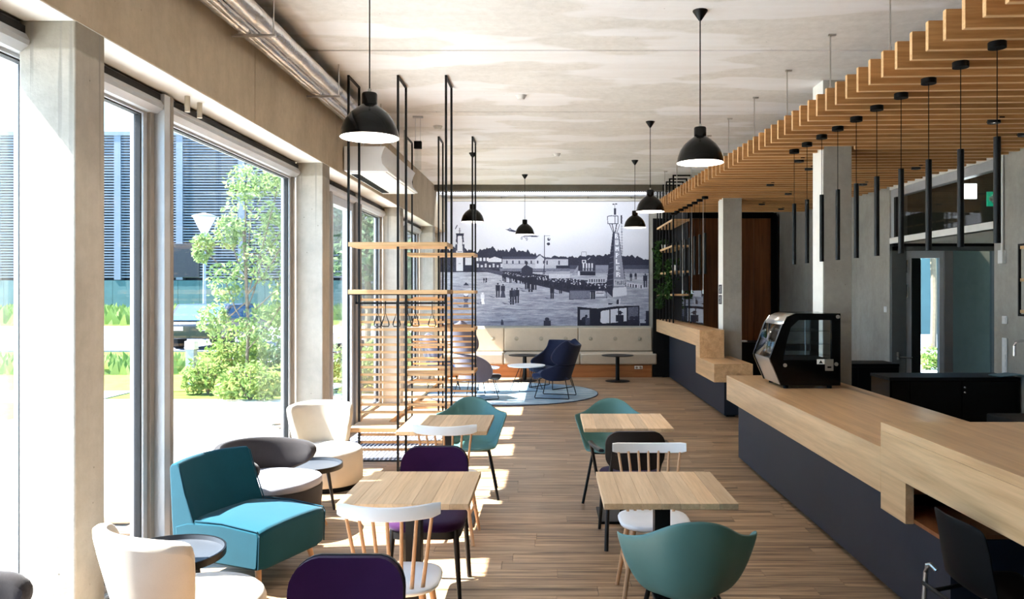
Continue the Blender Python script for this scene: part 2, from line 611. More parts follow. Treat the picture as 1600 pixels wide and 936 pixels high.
# ceiling slabs with open joints
ceil = struct(B(-2.75, 5.0, -4.2, 15.2, ZC + 0.03, ZC + 0.3).build('ceiling', M['concrete_dark'], angle=0))
yj = [-4.2, -0.1, 2.2, 4.5, 6.8, 9.1, 11.4, 13.3, 15.2]
for a, b in zip(yj, yj[1:]):
    B(-2.27, 5.0, a, b - 0.022, ZC, ZC + 0.06).build('ceiling_panel', M['concrete_ceil'], ceil, angle=0)
B(-2.27, 4.9, 15.2, 15.42, 3.775, ZC + 0.3).build('cross_beam', M['concrete_dark'], ceil, angle=0)
B(-2.75, 5.0, 15.2, 17.4, 4.2, 4.4).build('recess_slab', M['concrete_dark'], ceil, angle=0)

# edge beam above the windows
beam = struct(B(-2.70, -2.30, -4.2, 17.0, ZB + 0.03, ZC + 0.3).build('trim_1', M['concrete'], angle=0))
for a, b in ((-4.2, 0.6), (0.6, 5.96), (5.96, 10.6), (10.6, 15.25)):
    B(-2.70, COLX1, a, b - 0.008, ZB, ZC).build('beam_panel', M['concrete'], beam, angle=0, bevel=0.006)

B(-2.52, COLX1 - 0.004, -2.4, 15.2, ZB - 0.006, ZB).build('soffit_board', M['white_paint'], beam, angle=0)
# columns along the windows
COLS_Y = [-0.30, 3.70, 7.73, 11.75, 15.05]
for yc in COLS_Y:
    c = struct(B(COLX0 - 0.02, COLX1, yc, yc + 0.245, -0.01, ZB - 0.004).build('column', M['concrete_col'], angle=0, bevel=0.008))

# free standing columns at the bar
for (xa, xb, ya, yb) in ((2.735, 3.02, 7.73, 8.03), (2.635, 2.92, 11.75, 12.07)):
    c = struct(B(xa, xb, ya, yb, 0, ZC + 0.01).build('column', M['concrete_wall'], angle=0, bevel=0.006))
    B(xa - 0.004, xa, ya + 0.004, yb - 0.004, 0, ZC).build('lit_face', M['white_paint'], c, angle=0)  # window light on this side painted on as a white skin

# walls
wl = struct(B(-2.70, -2.42, 16.86, 17.4, 0, 4.3).build('wall_left', M['concrete'], angle=0))
B(-2.70, -2.42, 15.25, 16.86, ZB, 4.2).build('wall_segment', M['concrete'], wl, angle=0)
wb = struct(B(-2.85, 5.0, 17.0, 17.4, 0, 4.3).build('wall_back', M['concrete_wall'], angle=0))
wf = struct(B(-2.85, 5.0, -2.6, -2.3, 0, 4.3).build('wall_front', M['concrete_wall'], angle=0))
XR = 4.76
wr = struct(B(XR, XR + 0.25, -4.2, 8.28, 0, 4.2).build('wall_right', M['concrete_wall'], angle=0))
B(XR, XR + 0.25, 10.83, 13.0, 0, 4.2).build('wall_segment', M['concrete_wall'], wr, angle=0)
B(XR, XR + 0.25, 13.012, 17.0, 0, 4.2).build('wall_segment', M['concrete_wall'], wr, angle=0)
B(XR, XR + 0.25, 8.28, 10.83, 3.19, 4.2).build('white_lintel', M['white_paint'], wr, angle=0)
# niche behind the right wall with the glazed door in its end, and the room above it seen through the transom
B(XR + 0.25, 7.0, 8.05, 8.28, 0, 4.2).build('niche_wall', M['concrete_wall'], wr, angle=0)
B(6.75, 7.0, 8.28, 10.83, 0, 4.2).build('niche_wall', M['concrete_wall'], wr, angle=0)
B(XR, 7.0, 8.28, 10.83, 2.44, 2.52).build('niche_ceiling', M['white_paint'], wr, angle=0)
B(XR, 7.0, 8.28, 10.83, 4.2, 4.35).build('room_ceiling', M['brown_soft'], wr, angle=0)
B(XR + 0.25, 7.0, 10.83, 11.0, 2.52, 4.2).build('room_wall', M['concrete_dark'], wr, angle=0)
B(6.65, 6.75, 8.3, 10.8, 2.52, 2.88).build('white_shelf_wall', M['white_paint'], wr, angle=0)
B(6.4, 6.75, 8.3, 10.8, 3.15, 3.45).build('brown_soffit', M['brown_soft'], wr, angle=0)

def member(w, x0, x1, y0, y1, z0, z1, mat='alu', name='frame_bar', bev=0.003):
    return B(x0, x1, y0, y1, z0, z1).build(name, M[mat], w, angle=0, bevel=bev)

def window(name, ya, yb, cells, posts, head=2.955, blind=True):
    """cells: glazed spans with their frame mat; posts: (y0, y1, how far in, mat)"""
    w = struct(root(name, (0, 0, 0)))
    member(w, GX - 0.08, GX + 0.06, ya, yb, head, head + 0.05, 'alu', 'head_frame')
    member(w, GX - 0.08, GX + 0.06, ya, yb, head + 0.05, ZB - 0.002, 'alu_dark', 'head_panel')
    member(w, GX - 0.08, GX + 0.08, ya, yb, -0.03, 0.03, 'alu', 'sill_bar')
    for (y0, y1, mat) in cells:
        t = 0.05
        for (a, b2, c, e, m_, dx, nm) in ((y0, y1, 0.03, head, 'alu_brown', 0.055, 'frame'), (y0 + t, y1 - t, 0.075, head - 0.035, mat, 0.035, 'sash')):
            member(w, GX - 0.05, GX + dx, a, a + t, c, e, m_, nm + '_stile')
            member(w, GX - 0.05, GX + dx, b2 - t, b2, c, e, m_, nm + '_stile')
            member(w, GX - 0.05, GX + dx, a + t, b2 - t, c, c + 0.045, m_, nm + '_rail')
            member(w, GX - 0.05, GX + dx, a + t, b2 - t, e - 0.035, e, m_, nm + '_rail')
        g0, g1, h0, h1 = y0 + 2 * t, y1 - 2 * t, 0.12, head - 0.07
        for (p, q, r, s) in ((g0, g1, h0, h0 + 0.008), (g0, g1, h1 - 0.008, h1), (g0, g0 + 0.010, h0, h1), (g1 - 0.010, g1, h0, h1)):
            member(w, GX - 0.02, GX + 0.02, p, q, r, s, 'gasket', 'gasket', 0)
        B(GX - 0.006, GX + 0.006, g0 + 0.003, g1 - 0.003, h0 + 0.003, h1 - 0.003).build('pane', M['glass'], w, angle=0)
    for (y0, y1, x1, mat) in posts:
        member(w, GX - 0.08, x1, y0, y1, -0.01, head + 0.08, mat, 'post')
    if blind:
        k = MB().prism([(-2.58, 2.99), (-2.505, 2.99), (-2.488, 2.958), (-2.492, 2.935), (-2.53, 2.905), (-2.58, 2.90)], ya + 0.02, yb - 0.02, 'XZ')
        bb = k.build('blind_cassette', M['alu'], w, angle=20)
        B(-2.56, -2.51, ya + 0.01, yb - 0.01, 2.99, 3.03).build('shadow_gap', M['gasket'], bb, angle=0)
    return w

B(-2.70, -2.30, -2.5, -0.30, 0, ZB + 0.03).build('wall_segment', M['concrete'], wl, angle=0)
window('window_1', -0.055, 3.93, [(-0.05, 3.92, 'alu')], [])
w3 = window('window_2', 3.945, 7.73, [(3.95, 4.98, 'alu'), (5.10, 7.72, 'alu')], [(4.985, 5.06, -2.483, 'alu'), (5.06, 5.10, -2.48, 'alu_brown')])
w4 = window('window_3', 7.975, 11.75, [(7.98, 8.84, 'alu'), (10.30, 11.74, 'alu')], [(8.85, 8.94, -2.51, 'alu_brown'), (9.98, 10.28, -2.50, 'alu_dark')])
w5 = window('window_4', 11.995, 15.05, [(12.0, 13.35, 'alu'), (13.45, 15.04, 'alu')], [(13.35, 13.45, -2.50, 'alu_dark')])

window('window_6', 15.30, 16.85, [(15.3, 16.85, 'alu')], [], head=2.68)

# glazed door to the terrace
d1 = struct(root('door_1'))
for a in ((8.95, 9.04, 0.03, 2.90), (9.88, 9.97, 0.03, 2.90)):
    member(d1, GX - 0.04, GX + 0.07, a[0], a[1], a[2], a[3], 'alu', 'stile')
member(d1, GX - 0.04, GX + 0.07, 9.04, 9.88, 0.03, 0.16, 'alu', 'rail')
member(d1, GX - 0.04, GX + 0.07, 9.04, 9.88, 2.80, 2.90, 'alu', 'rail')
B(GX - 0.006, GX + 0.006, 9.04, 9.88, 0.16, 2.80).build('pane', M['glass'], d1, angle=0)
h = MB().cyl((GX + 0.07, 8.995, 1.06), (GX + 0.13, 8.995, 1.06), 0.011)
h.cyl((GX + 0.13, 8.985, 1.06), (GX + 0.13, 9.13, 1.06), 0.011)
h.box(GX + 0.068, GX + 0.078, 8.975, 9.015, 0.96, 1.11)
h.build('handle', M['chrome'], d1)

# floor convector grille along the glass
cv = struct(B(-2.50, -2.28, 0.1, 3.6, 0.001, 0.008).build('trim_2', M['alu_dark'], angle=0))
k = MB()
for i in range(110):
    yy = 4.0 + i * 0.0335
    k.box(-2.50, -2.30, yy, yy + 0.018, 0.001, 0.012)
gr = struct(k.build('trim_3', M['alu'], angle=0))
gr['kind'] = 'structure'
k = MB()
B(-2.56, -2.12, 10.1, 16.0, 0.001, 0.06).build('baseboard_left', M['oak_x'], angle=0)['kind'] = 'structure'

# niche door: frame, leaf with glass, fixed light
d2 = struct(root('door_2'))
yd = 10.83
member(d2, 4.765, 4.97, yd - 0.06, yd + 0.05, 0, 2.44, 'door_grey', 'jamb')
member(d2, 4.765, 6.35, yd - 0.06, yd + 0.05, 2.34, 2.44, 'door_grey', 'header')
member(d2, 4.77, 6.35, yd - 0.10, yd - 0.06, 2.40, 2.44, 'black_metal', 'rail')
member(d2, 6.19, 6.35, yd - 0.06, yd + 0.05, 0, 2.34, 'door_grey', 'jamb')
member(d2, 5.50, 5.62, yd - 0.06, yd + 0.05, 0, 2.34, 'alu_dark', 'mullion')
leaf = struct(root('door_leaf'))
leaf.parent = d2
for (a, b2, c, e) in ((4.97, 5.05, 0, 2.34), (5.44, 5.50, 0, 2.34), (5.05, 5.44, 2.24, 2.34), (5.05, 5.44, 0, 0.55)):
    B(a, b2, yd - 0.04, yd + 0.03, c, e).build('leaf_frame', M['alu'] if c != 0 or e > 1 else M['door_grey'], leaf, angle=0, bevel=0.003)
B(5.05, 5.44, yd - 0.004, yd + 0.004, 0.55, 2.24).build('leaf_pane', M['glass_door'], leaf, angle=0)
B(5.62, 6.19, yd - 0.004, yd + 0.004, 0.0, 2.34).build('pane', M['glass_door'], d2, angle=0)
hh = MB().cyl((4.86, yd - 0.06, 0.86), (4.86, yd - 0.12, 0.86), 0.012).cyl((4.85, yd - 0.12, 0.86), (5.02, yd - 0.12, 0.855), 0.012)
hh.box(4.83, 4.86, yd - 0.068, yd - 0.06, 0.82, 0.93).box(4.835, 4.86, yd - 0.068, yd - 0.06, 0.66, 0.75)
hh.build('handle', M['chrome'], leaf)
for zz in (2.12, 1.78):
    MB().cyl((4.985, yd - 0.05, zz - 0.09), (4.985, yd - 0.05, zz + 0.09), 0.012).build('hinge', M['chrome'], leaf)
B(5.05, 5.235, yd + 0.08, yd + 0.12, 0, 2.4).build('dark_panel', M['black_matt'], d2, angle=0)
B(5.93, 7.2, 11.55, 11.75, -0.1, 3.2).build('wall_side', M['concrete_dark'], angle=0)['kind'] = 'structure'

# transom window over the niche
w6 = struct(root('window_7'))
member(w6, XR + 0.02, XR + 0.12, 8.28, 10.83, 3.08, 3.19, 'alu', 'head_frame')
member(w6, XR + 0.02, XR + 0.12, 10.74, 10.83, 2.52, 3.08, 'alu', 'jamb')
member(w6, XR + 0.02, XR + 0.12, 10.68, 10.74, 2.52, 3.08, 'gasket', 'gasket')
member(w6, XR + 0.02, XR + 0.12, 8.28, 10.83, 2.44, 2.53, 'gasket', 'sill_bar')
B(XR + 0.06, XR + 0.07, 8.28, 10.68, 2.53, 3.08).build('pane', M['glass_door'], w6, angle=0)

# exit sign and light panel in the room behind the transom
ex = tag(B(4.88, 5.04, 8.62, 8.64, 2.72, 2.88).build('exit_sign', M['sign_green'], angle=0), 'green emergency exit sign hanging behind the glass above the door niche', 'sign')
MB().prism([(4.90, 2.775), (4.93, 2.775), (4.93, 2.75), (4.975, 2.80), (4.93, 2.85), (4.93, 2.825), (4.90, 2.825)], 8.612, 8.621, 'XZ').build('arrow', M['paper'], ex, angle=0)
B(4.99, 5.02, 8.612, 8.621, 2.75, 2.85).build('door_mark', M['paper'], ex, angle=0)
MB().cyl((4.96, 8.63, 2.88), (4.96, 8.63, 4.2), 0.006).build('rod', M['black_metal'], ex)
pl = tag(B(4.95, 5.11, 9.25, 9.28, 2.88, 3.06).build('hanging_luminaire', M['panel_light'], angle=0), 'white glowing luminaire hanging behind the glass above the door niche', 'lamp')
MB().cyl((5.03, 9.265, 3.06), (5.03, 9.265, 4.2), 0.006).build('rod', M['black_metal'], pl)

# top of the back wall: cable tray and grey channel
ct = root('cable_tray', (0, 16.1, 3.80), label='long perforated metal cable tray under the ceiling at the far wall', cat='cable tray')
al = bpy.data.lights.new('mural_fill_light', 'AREA')  # added lamp without a fitting, brightens the mural
al.shape = 'RECTANGLE'
al.size = 4.4
al.size_y = 0.05
al.energy = 19
al.color = (0.9, 0.95, 1.0)
ao = bpy.data.objects.new('mural_fill_light', al)
COL.objects.link(ao)
ao.parent = ct
ao.location = (-0.1, -0.35, 0.0)
ao.rotation_euler = Vector((0, 0.7, -1.0)).to_track_quat('-Z', 'Y').to_euler()
B(-2.40, 2.6, 0, 0.03, 0.0, 0.085).build('tray_side', M['alu'], ct, angle=0)
B(-2.40, 2.6, 0.03, 0.3, 0.0, 0.008).build('tray_bottom', M['alu'], ct, angle=0)
k = MB()
for i in range(110):
    for zz in (0.022, 0.052):
        xx = -2.35 + i * 0.045 + (0.02 if zz > 0.04 else 0)
        k.box(xx, xx + 0.022, -0.002, 0.002, zz, zz + 0.012)
tag(k.build('slots', M['gasket'], ct, angle=0), kind='stuff')
for i in range(4):
    xx = -1.6 + i * 1.15
    MB().cyl((xx, 0.15, 0.008), (xx, 0.15, 0.4), 0.006).build('hanger_rod', M['alu'], ct)
cn = root('wall_channel', (0, 16.82, 3.765), label='pale grey metal channel with brackets running above the mural', cat='channel')
B(-2.30, 2.55, 0, 0.18, 0, 0.11).build('channel_body', M['plaster'], cn, angle=0, bevel=0.004)
for i in range(5):
    xx = -1.05 + i * 0.94
    MB().prism([(xx - 0.03, 0.11), (xx + 0.03, 0.11), (xx + 0.0, 0.03)], -0.03, 0.0, 'XZ').build('bracket', M['steel'], cn, angle=0)

# entrance mat
em = root('entrance_mat', (-2.40, 8.05, 0), label='ribbed grey entrance mat set before the terrace door', cat='mat')
B(0, 1.10, 0, 1.75, 0.0, 0.006).build('mat_base', M['mat_rib'], em, angle=0)
k = MB()
for i in range(24):
    xx = 0.02 + i * 0.0455
    k.box(xx, xx + 0.016, 0.01, 1.74, 0.006, 0.012)
tag(k.build('ribs', M['mat_rail'], em, angle=0), kind='stuff')
B(0, 1.10, -0.015, 0.0, 0.0, 0.012).build('border', M['gasket'], em, angle=0)

# ================================================================== OUTSIDE
def ground(name, x0, x1, y0, y1, mat, z=-0.05, cat=None):
    return struct(B(x0, x1, y0, y1, z - 0.3, z).build(name, M[mat], angle=0))
ground('ground', -60, 60, -40, 140, 'lawn', -0.10)
ground('terrace', -7.6, -2.68, -14, 13.0, 'paving', -0.035)
ground('path', -70, 40, 35, 42, 'paving', -0.05)
ground('road', -70, 40, 24.3, 35, 'road', -0.06)
ground('path', -70, -3, 20.3, 21.6, 'paving', -0.05)
ground('lawn', -70, -3, 14.2, 17.0, 'lawn_yellow', -0.05)
ground('path', -70, -7.6, 12.7, 14.2, 'path', -0.045)
ground('lawn', -70, -7.6, 10.7, 12.7, 'lawn_yellow', -0.045)
ground('terrace', -70, -7.6, -14, 10.7, 'paving', -0.04)
ground('terrace', -7.6, -2.68, 13.0, 30, 'lawn', -0.06)
ground('terrace', 6, 30, 16, 24, 'paving', -0.05)

# grass blades on the far verge
def grass(x0, x1, y0, y1, n, h, mat, zb=-0.06):
    k = MB()
    vs, fs = [], []
    for i in range(n):
        a = RNG.uniform(x0, x1); b = RNG.uniform(y0, y1); hh = h * RNG.uniform(0.5, 1.2); w = hh * 0.35
        dx, dy = RNG.normal(0, 0.25 * hh, 2)
        o = len(vs)
        vs += [(a - w, b, zb), (a + w, b, zb), (a + dx, b + dy, zb + hh)]
        fs.append((o, o + 1, o + 2))
    k.v, k.f = vs, fs
    return k
tag(grass(-24, -8.2, 17.0, 20.2, 1600, 0.28, 'lawn').build('tall_grass', M['leaf_shrub'], angle=0), 'tall green grass strip beyond the terrace, left of the first column', 'grass', kind='stuff')
tag(grass(-50, -14, 44, 66, 2500, 0.9, 'lawn').build('verge_grass', M['leaf_shrub'], angle=0), 'green grass verge at the foot of the louvred building', 'grass', kind='stuff')

# louvred building across the road
bd = root('louvred_building', (0, 70, 0), label='long dark building clad in horizontal grey louvres across the road', cat='building')
B(-75, -8, 0.6, 14, -0.1, 16.2).build('wall', M['facade'], bd, angle=0)
B(-75, -8, -0.15, 0.3, 16.0, 16.35).build('roof_edge', M['louver'], bd, angle=0)
k = MB()
for i in range(52):
    zz = 3.15 + i * 0.248
    k.box(-75, -8, 0.0, 0.3, zz, zz + 0.125)
tag(k.build('louvres', M['louver'], bd, angle=0), kind='stuff')
for i in range(12):
    xx = -73 + i * 5.6
    B(xx, xx + 0.6, -0.1, 0.5, 2.95, 16.0).build('post', M['louver'], bd, angle=0)
for xx in (-46.5, -35.0):
    B(xx, xx + 3.3, -0.12, 0.2, 3.2, 6.2).build('dark_opening', M['facade'], bd, angle=0)
pm = None
for i in range(34):
    if pm is None:
        o = B(0, 1.94, -0.05, 0.02, 0, 2.95).build('green_panel', M['fence_green'], bd, angle=0)
        pm = o.data
    else:
        o = bpy.data.objects.new('green_panel', pm); COL.objects.link(o); o.parent = bd
    o.location = (-75 + i * 1.97, 0, -0.05)
bd2 = root('grey_building', (8, 52, 0), label='blue grey slatted building seen past the young tree', cat='building')
B(-21, 2, 0, 10, -0.1, 11.5).build('wall', M['facade'], bd2, angle=0)
k = MB()
for i in range(38):
    k.box(-21, 2, -0.2, 0.0, 2.4 + i * 0.24, 2.52 + i * 0.24)
tag(k.build('louvres', M['louver'], bd2, angle=0), kind='stuff')

# right hand outside: fence and tree seen through the niche door
gf = root('green_fence', (0, 34, 0), label='pale green board fence outside, seen through the niche door glass', cat='fence')
for i in range(16):
    B(12 + i * 0.62, 12.56 + i * 0.62, 0, 0.08, -0.1, 3.3).build('board', M['fence_green'], gf, angle=0)
bd3 = root('slatted_block', (0, 44, 0), label='slatted facade above the green fence, through the niche door glass', cat='building')
B(12, 32, 0.3, 6, -0.1, 9).build('wall', M['facade'], bd3, angle=0)
k = MB()
for i in range(22):
    k.box(12, 32, 0, 0.3, 3.4 + i * 0.24, 3.53 + i * 0.24)
tag(k.build('louvres', M['louver'], bd3, angle=0), kind='stuff')

def leaves(n, fn, size, flat=0.5):
    vs, fs = [], []
    for i in range(n):
        c = Vector(fn())
        a = Vector(RNG.normal(0, 1, 3)).normalized()
        b = a.orthogonal().normalized()
        b = (Matrix.Rotation(RNG.uniform(0, 6.28), 3, a) @ b)
        d = a.cross(b)
        s = size * RNG.uniform(0.6, 1.3)
        o = len(vs)
        vs += [c - b * s, c + d * s * 0.5 + a * s * 0.12, c + b * s, c - d * s * 0.5 + a * s * 0.12]
        fs.append((o, o + 1, o + 2, o + 3))
    k = MB()
    k.v = [tuple(p) for p in vs]
    k.f = fs
    return k

def blob(cx, cy, cz, rx, ry, rz):
    def fn():
        while True:
            p = RNG.uniform(-1, 1, 3)
            d = (p ** 2).sum()
            if d < 1:
                s = (0.55 + 0.45 * RNG.random()) / max(math.sqrt(d), 0.25)
                s = min(s, 1.6)
                return (cx + rx * p[0] * s * 0.8, cy + ry * p[1] * s * 0.8, cz + rz * p[2] * s * 0.8)
    return fn

def multi(fns):
    def fn():
        return fns[RNG.integers(len(fns))]()
    return fn

def tree(name, x, y, label, clumps, n, size, trunk_h, r, mat, branch=True, cat='tree', zb=-0.06):
    t = root(name, (x, y, zb), label=label, cat=cat)
    m = MB().tube([(0, 0, 0), (0.04, 0.02, trunk_h * 0.4), (-0.03, 0, trunk_h)], r, 8)
    m.build('trunk', M['bark'], t)
    if branch:
        b = MB()
        for c in clumps:
            z0 = trunk_h * RNG.uniform(0.25, 0.8)
            b.tube([(0, 0, z0), (c[0] * 0.5, c[1] * 0.5, (z0 + c[2]) / 2 - 0.1), (c[0], c[1], c[2])], r * 0.4, 6)
        b.build('branches', M['bark'], t)
    tag(leaves(n, multi([blob(*c) for c in clumps]), size).build('foliage', M[mat], t, angle=0), kind='stuff')
    return t

cl = [(-0.35, 0, 2.0, 0.45, 0.4, 0.5), (0.25, 0.1, 2.4, 0.6, 0.5, 0.6), (0.1, 0, 3.3, 0.65, 0.5, 0.7), (0.55, 0.2, 2.9, 0.55, 0.4, 0.6), (0.0, 0, 3.75, 0.5, 0.4, 0.45),
      (-0.75, 0, 2.6, 0.25, 0.25, 0.35), (0.75, 0, 1.8, 0.45, 0.4, 0.5), (-0.6, 0.1, 1.35, 0.4, 0.4, 0.4), (0.3, 0, 1.25, 0.55, 0.4, 0.45), (0.6, 0, 3.8, 0.45, 0.4, 0.4), (0.9, 0, 3.1, 0.35, 0.4, 0.5), (0.9, 0, 2.4, 0.35, 0.3, 0.5), (-0.3, 0, 2.9, 0.35, 0.3, 0.4)]
tree('young_tree', -5.35, 13.6, 'young multi-stemmed tree with light green leaves outside the largest window', cl, 4800, 0.05, 2.9, 0.03, 'leaf')
tree('tree', -5.2, 22, 'broad pale green tree behind the terrace door glass', [(0, 0, 3, 1.4, 1.2, 1.3), (1.2, 0, 2.4, 1.0, 1, 1.0), (-1, 0, 4.2, 1.2, 1, 1.0), (0.6, 0, 4.6, 1.1, 1, 0.9)], 4200, 0.12, 3.4, 0.09, 'leaf_dark')
tree('tree', -3.6, 31, 'tall tree filling the far windows beside the mural', [(0, 0, 3.5, 1.8, 1.4, 1.8), (-1.6, 0, 3.0, 1.5, 1.2, 1.4), (-3.4, 0, 3.8, 1.7, 1.2, 1.6)], 3000, 0.19, 4.0, 0.12, 'leaf_dark')
tree('tree', 12.4, 25, 'slim pale trunked tree outside the niche door glass', [(0, 0, 3.9, 1.3, 1, 0.8), (0.9, 0, 4.6, 1.2, 1, 0.8), (-0.9, 0, 4.4, 1, 1, 0.8)], 1300, 0.13, 4.2, 0.10, 'leaf')

def shrub(x, y, rx, rz, label, n=900, size=0.05, mat='leaf_shrub', group=None):
    t = root('shrub', (x, y, -0.06), label=label, cat='shrub', group=group)
    m = MB()
    for i in range(5):
        a = i * 1.26
        m.cyl((0, 0, 0), (rx * 0.5 * math.cos(a), rx * 0.4 * math.sin(a), rz * 1.1), 0.012, 0.006, 5)
    m.build('stems', M['bark'], t)
    tag(leaves(n, multi([blob(0, 0, rz * 0.75, rx, rx * 0.8, rz * 0.8), blob(rx * 0.4, 0, rz * 0.5, rx * 0.7, rx * 0.6, rz * 0.6), blob(-rx * 0.5, 0, rz * 0.45, rx * 0.6, rx * 0.6, rz * 0.6)]), size).build('foliage', M[mat], t, angle=0), kind='stuff')
    return t
shrub(-5.0, 12.9, 0.62, 0.50, 'low yellow green bush at the terrace edge under the young tree', 1300)
shrub(-4.0, 13.3, 0.45, 0.42, 'small bush at the terrace edge, right of the young tree', 800)
shrub(-6.1, 13.8, 0.50, 0.55, 'bushy shrub at the planting bed, left of the young tree', 900, 0.055)
shrub(-6.6, 16.3, 0.75, 0.95, 'tall rounded shrub behind the bollard light', 1300, 0.06)
shrub(-4.6, 15.6, 0.85, 0.75, 'bright bush behind the young tree trunk', 1200, 0.06)
shrub(-3.5, 14.4, 0.55, 0.55, 'leafy shrub outside beside the second column', 800, 0.055)
shrub(-3.7, 18.5, 0.8, 0.8, 'green shrub low behind the terrace door glass', 900, 0.07)
shrub(-6.6, 18.2, 0.9, 0.8, 'round shrub in the bed before the parked car', 1000, 0.07, 'leaf_dark')
shrub(9.2, 18.2, 0.6, 0.45, 'small green bush outside the niche door', 700, 0.06)

# bollard light, street lamp, parked car
bo = root('bollard_light', (-6.95, 15.0, -0.06), label='pale square bollard light standing among the shrubs', cat='bollard')
B(-0.08, 0.08, -0.08, 0.08, 0, 0.72).build('post', M['pole'], bo, angle=0, bevel=0.006)
B(-0.095, 0.095, -0.095, 0.095, 0.72, 0.88).build('lamp_head', M['plaster'], bo, angle=0, bevel=0.006)
sl = root('street_lamp', (-13.4, 30, -0.1), label='tall street lamp with a conical glass head, beyond the terrace', cat='street lamp')
MB().cyl((0, 0, 0), (0, 0, 4.1), 0.07, 0.05).build('pole', M['pole'], sl)
MB().lathe([(0.08, 4.1), (0.42, 4.8), (0.42, 4.83), (0.10, 4.16)], n=20).build('glass_cone', M['plastic_white'], sl)
MB().lathe([(0.001, 4.98), (0.46, 4.84), (0.46, 4.80), (0.001, 4.80)], n=20).build('cap', M['pole'], sl)
car = root('car', (-11.3, 26.6, -0.06), label='dark parked car half hidden behind the shrubs outside', cat='car')
bodyp = [(-2.1, 0.35), (2.1, 0.35), (2.15, 0.75), (1.25, 0.92), (0.55, 1.45), (-1.35, 1.45), (-2.0, 0.95), (-2.15, 0.8)]
MB().prism([(y_, z_) for y_, z_ in bodyp], -0.88, 0.88, 'YZ').build('body', M['car_paint'], car, angle=25, bevel=0.05)
MB().prism([(-2.02, 0.93), (-1.39, 1.40), (-1.42, 1.42), (-2.06, 0.95)], -0.75, 0.75, 'YZ').build('windscreen', M['car_glass'], car, angle=0)
for s in (-1, 1):
    MB().prism([(-1.25, 1.38), (0.5, 1.38), (1.05, 0.98), (-1.75, 0.98)], 0.86 * s, 0.895 * s, 'YZ').build('side_window', M['car_glass'], car, angle=0)
    for yy in (-1.35, 1.35):
        MB().cyl((0.70 * s, yy, 0.33), (0.90 * s, yy, 0.33), 0.33, n=18).build('wheel', M['gasket'], car)
    B(0.5 * s - 0.2, 0.5 * s + 0.2, -2.16, -2.05, 0.62, 0.75).build('headlight', M['plastic_white'], car, angle=0)
# ================================================================== BAR AND CEILING CANOPY
# ---- slatted canopy
def edge_x(y):
    return 2.24 - 0.042 * (y - 4.17)
def right_x(y):
    return min(4.74, 4.73 - 0.045 * max(y - 8.0, 0))
cp = root('slat_canopy', (0, 0, 3.18), label='hanging canopy of parallel oak slats above the bar counters', cat='canopy')
SL = math.radians(-2.7)
TAN = math.tan(SL)
yy = 2.49
i = 0
slat_y = []
holes = [(2.735, 3.02, 7.73, 8.03), (2.635, 2.92, 11.75, 12.07)]
while yy < 13.78:
    x0 = edge_x(yy)
    x1 = right_x(yy)
    spans = [(x0, x1)]
    for (a, b2, c, e) in holes:
        ymid = yy + (a - x0) * TAN
        if c - 0.05 < ymid < e + 0.02:
            spans = [(x0, a - 0.01), (b2 + 0.01, x1)]
    for (p, q) in spans:
        def Y(x):
            return yy + (x - x0) * TAN
        k = MB()
        k.add([(p, Y(p), 0), (q, Y(q), 0), (q, Y(q) + 0.036, 0), (p, Y(p) + 0.036, 0), (p, Y(p), 0.172), (q, Y(q), 0.172), (q, Y(q) + 0.036, 0.172), (p, Y(p) + 0.036, 0.172)],
              [(0, 3, 2, 1), (4, 5, 6, 7), (0, 1, 5, 4), (1, 2, 6, 5), (2, 3, 7, 6), (3, 0, 4, 7)])
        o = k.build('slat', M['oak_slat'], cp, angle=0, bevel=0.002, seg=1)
        o.data.materials.append(M['oak_lit'])
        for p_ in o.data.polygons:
            if p_.normal.z < -0.9 or p_.normal.x < -0.9:  # undersides and window-side ends take the painted-in lit tone
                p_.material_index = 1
    yy += 0.1865
for xx in (2.62, 3.6, 4.4):
    B(xx, xx + 0.05, 2.5, 13.6, 0.176, 0.20).build('carrier_rail', M['black_matt'], cp, angle=0)
for j in range(11):
    yy = 3.3 + j * 1.02
    ex_ = edge_x(yy)
    for xx, r in ((ex_ + 0.16, 0.006), (ex_ + 0.95, 0.005)):
        k = MB().cyl((xx, yy, 0.17), (xx, yy, ZC - 3.18), r, n=6).cyl((xx, yy, 0.17), (xx, yy, 0.27), r * 2, n=6)
        k.box(xx - 0.015, xx + 0.045, yy - 0.012, yy + 0.012, ZC - 3.18 - 0.014, ZC - 3.18)
        k.build('suspension_rod', M['steel'], cp, angle=0)

# ---- recessed spots in the canopy
spots = [(1562, 186.5), (1592, 213), (1436, 261), (1348, 288), (1264, 264), (1203, 289), (1233, 302), (1190, 319), (1223, 325.6), (1251, 250)]
spot_words = ['upper of the two spots at the canopy right edge', 'lower of the two spots at the canopy right edge', 'above the niche transom', 'right of the second free column', 'beside the second free column, left of it',
              'midway over the counter gap', 'left of the tall tubes', 'over the far counter', 'before the brown panels', 'next to the shortest tube canopies']
for (px, py), wd in zip(spots, spot_words):
    Y_ = 1.43 * 1208 / (458 - py)
    X_ = (px - 859) * Y_ / 1208
    off = (X_ - edge_x(Y_)) * TAN
    Y_ = 2.49 + 0.1865 * round((Y_ - off - 2.49 - 0.111) / 0.1865) + 0.111 + off
    s = root('downlight', (X_, Y_, 3.165), label='small recessed spotlight in the slats, ' + wd, cat='spotlight', group='canopy spotlights')
    MB().lathe([(0.028, 0.0), (0.05, 0.0), (0.05, 0.05), (0.028, 0.05)], n=16).build('ring', M['black_metal'], s)
    B(-0.02, 0.02, -0.12, 0.12, 0.022, 0.03).build('mounting_bar', M['black_matt'], s, angle=0)
    MB().lathe([(0.001, 0.012), (0.028, 0.010), (0.028, 0.03), (0.001, 0.03)], n=14).build('lens', M['spot'], s)

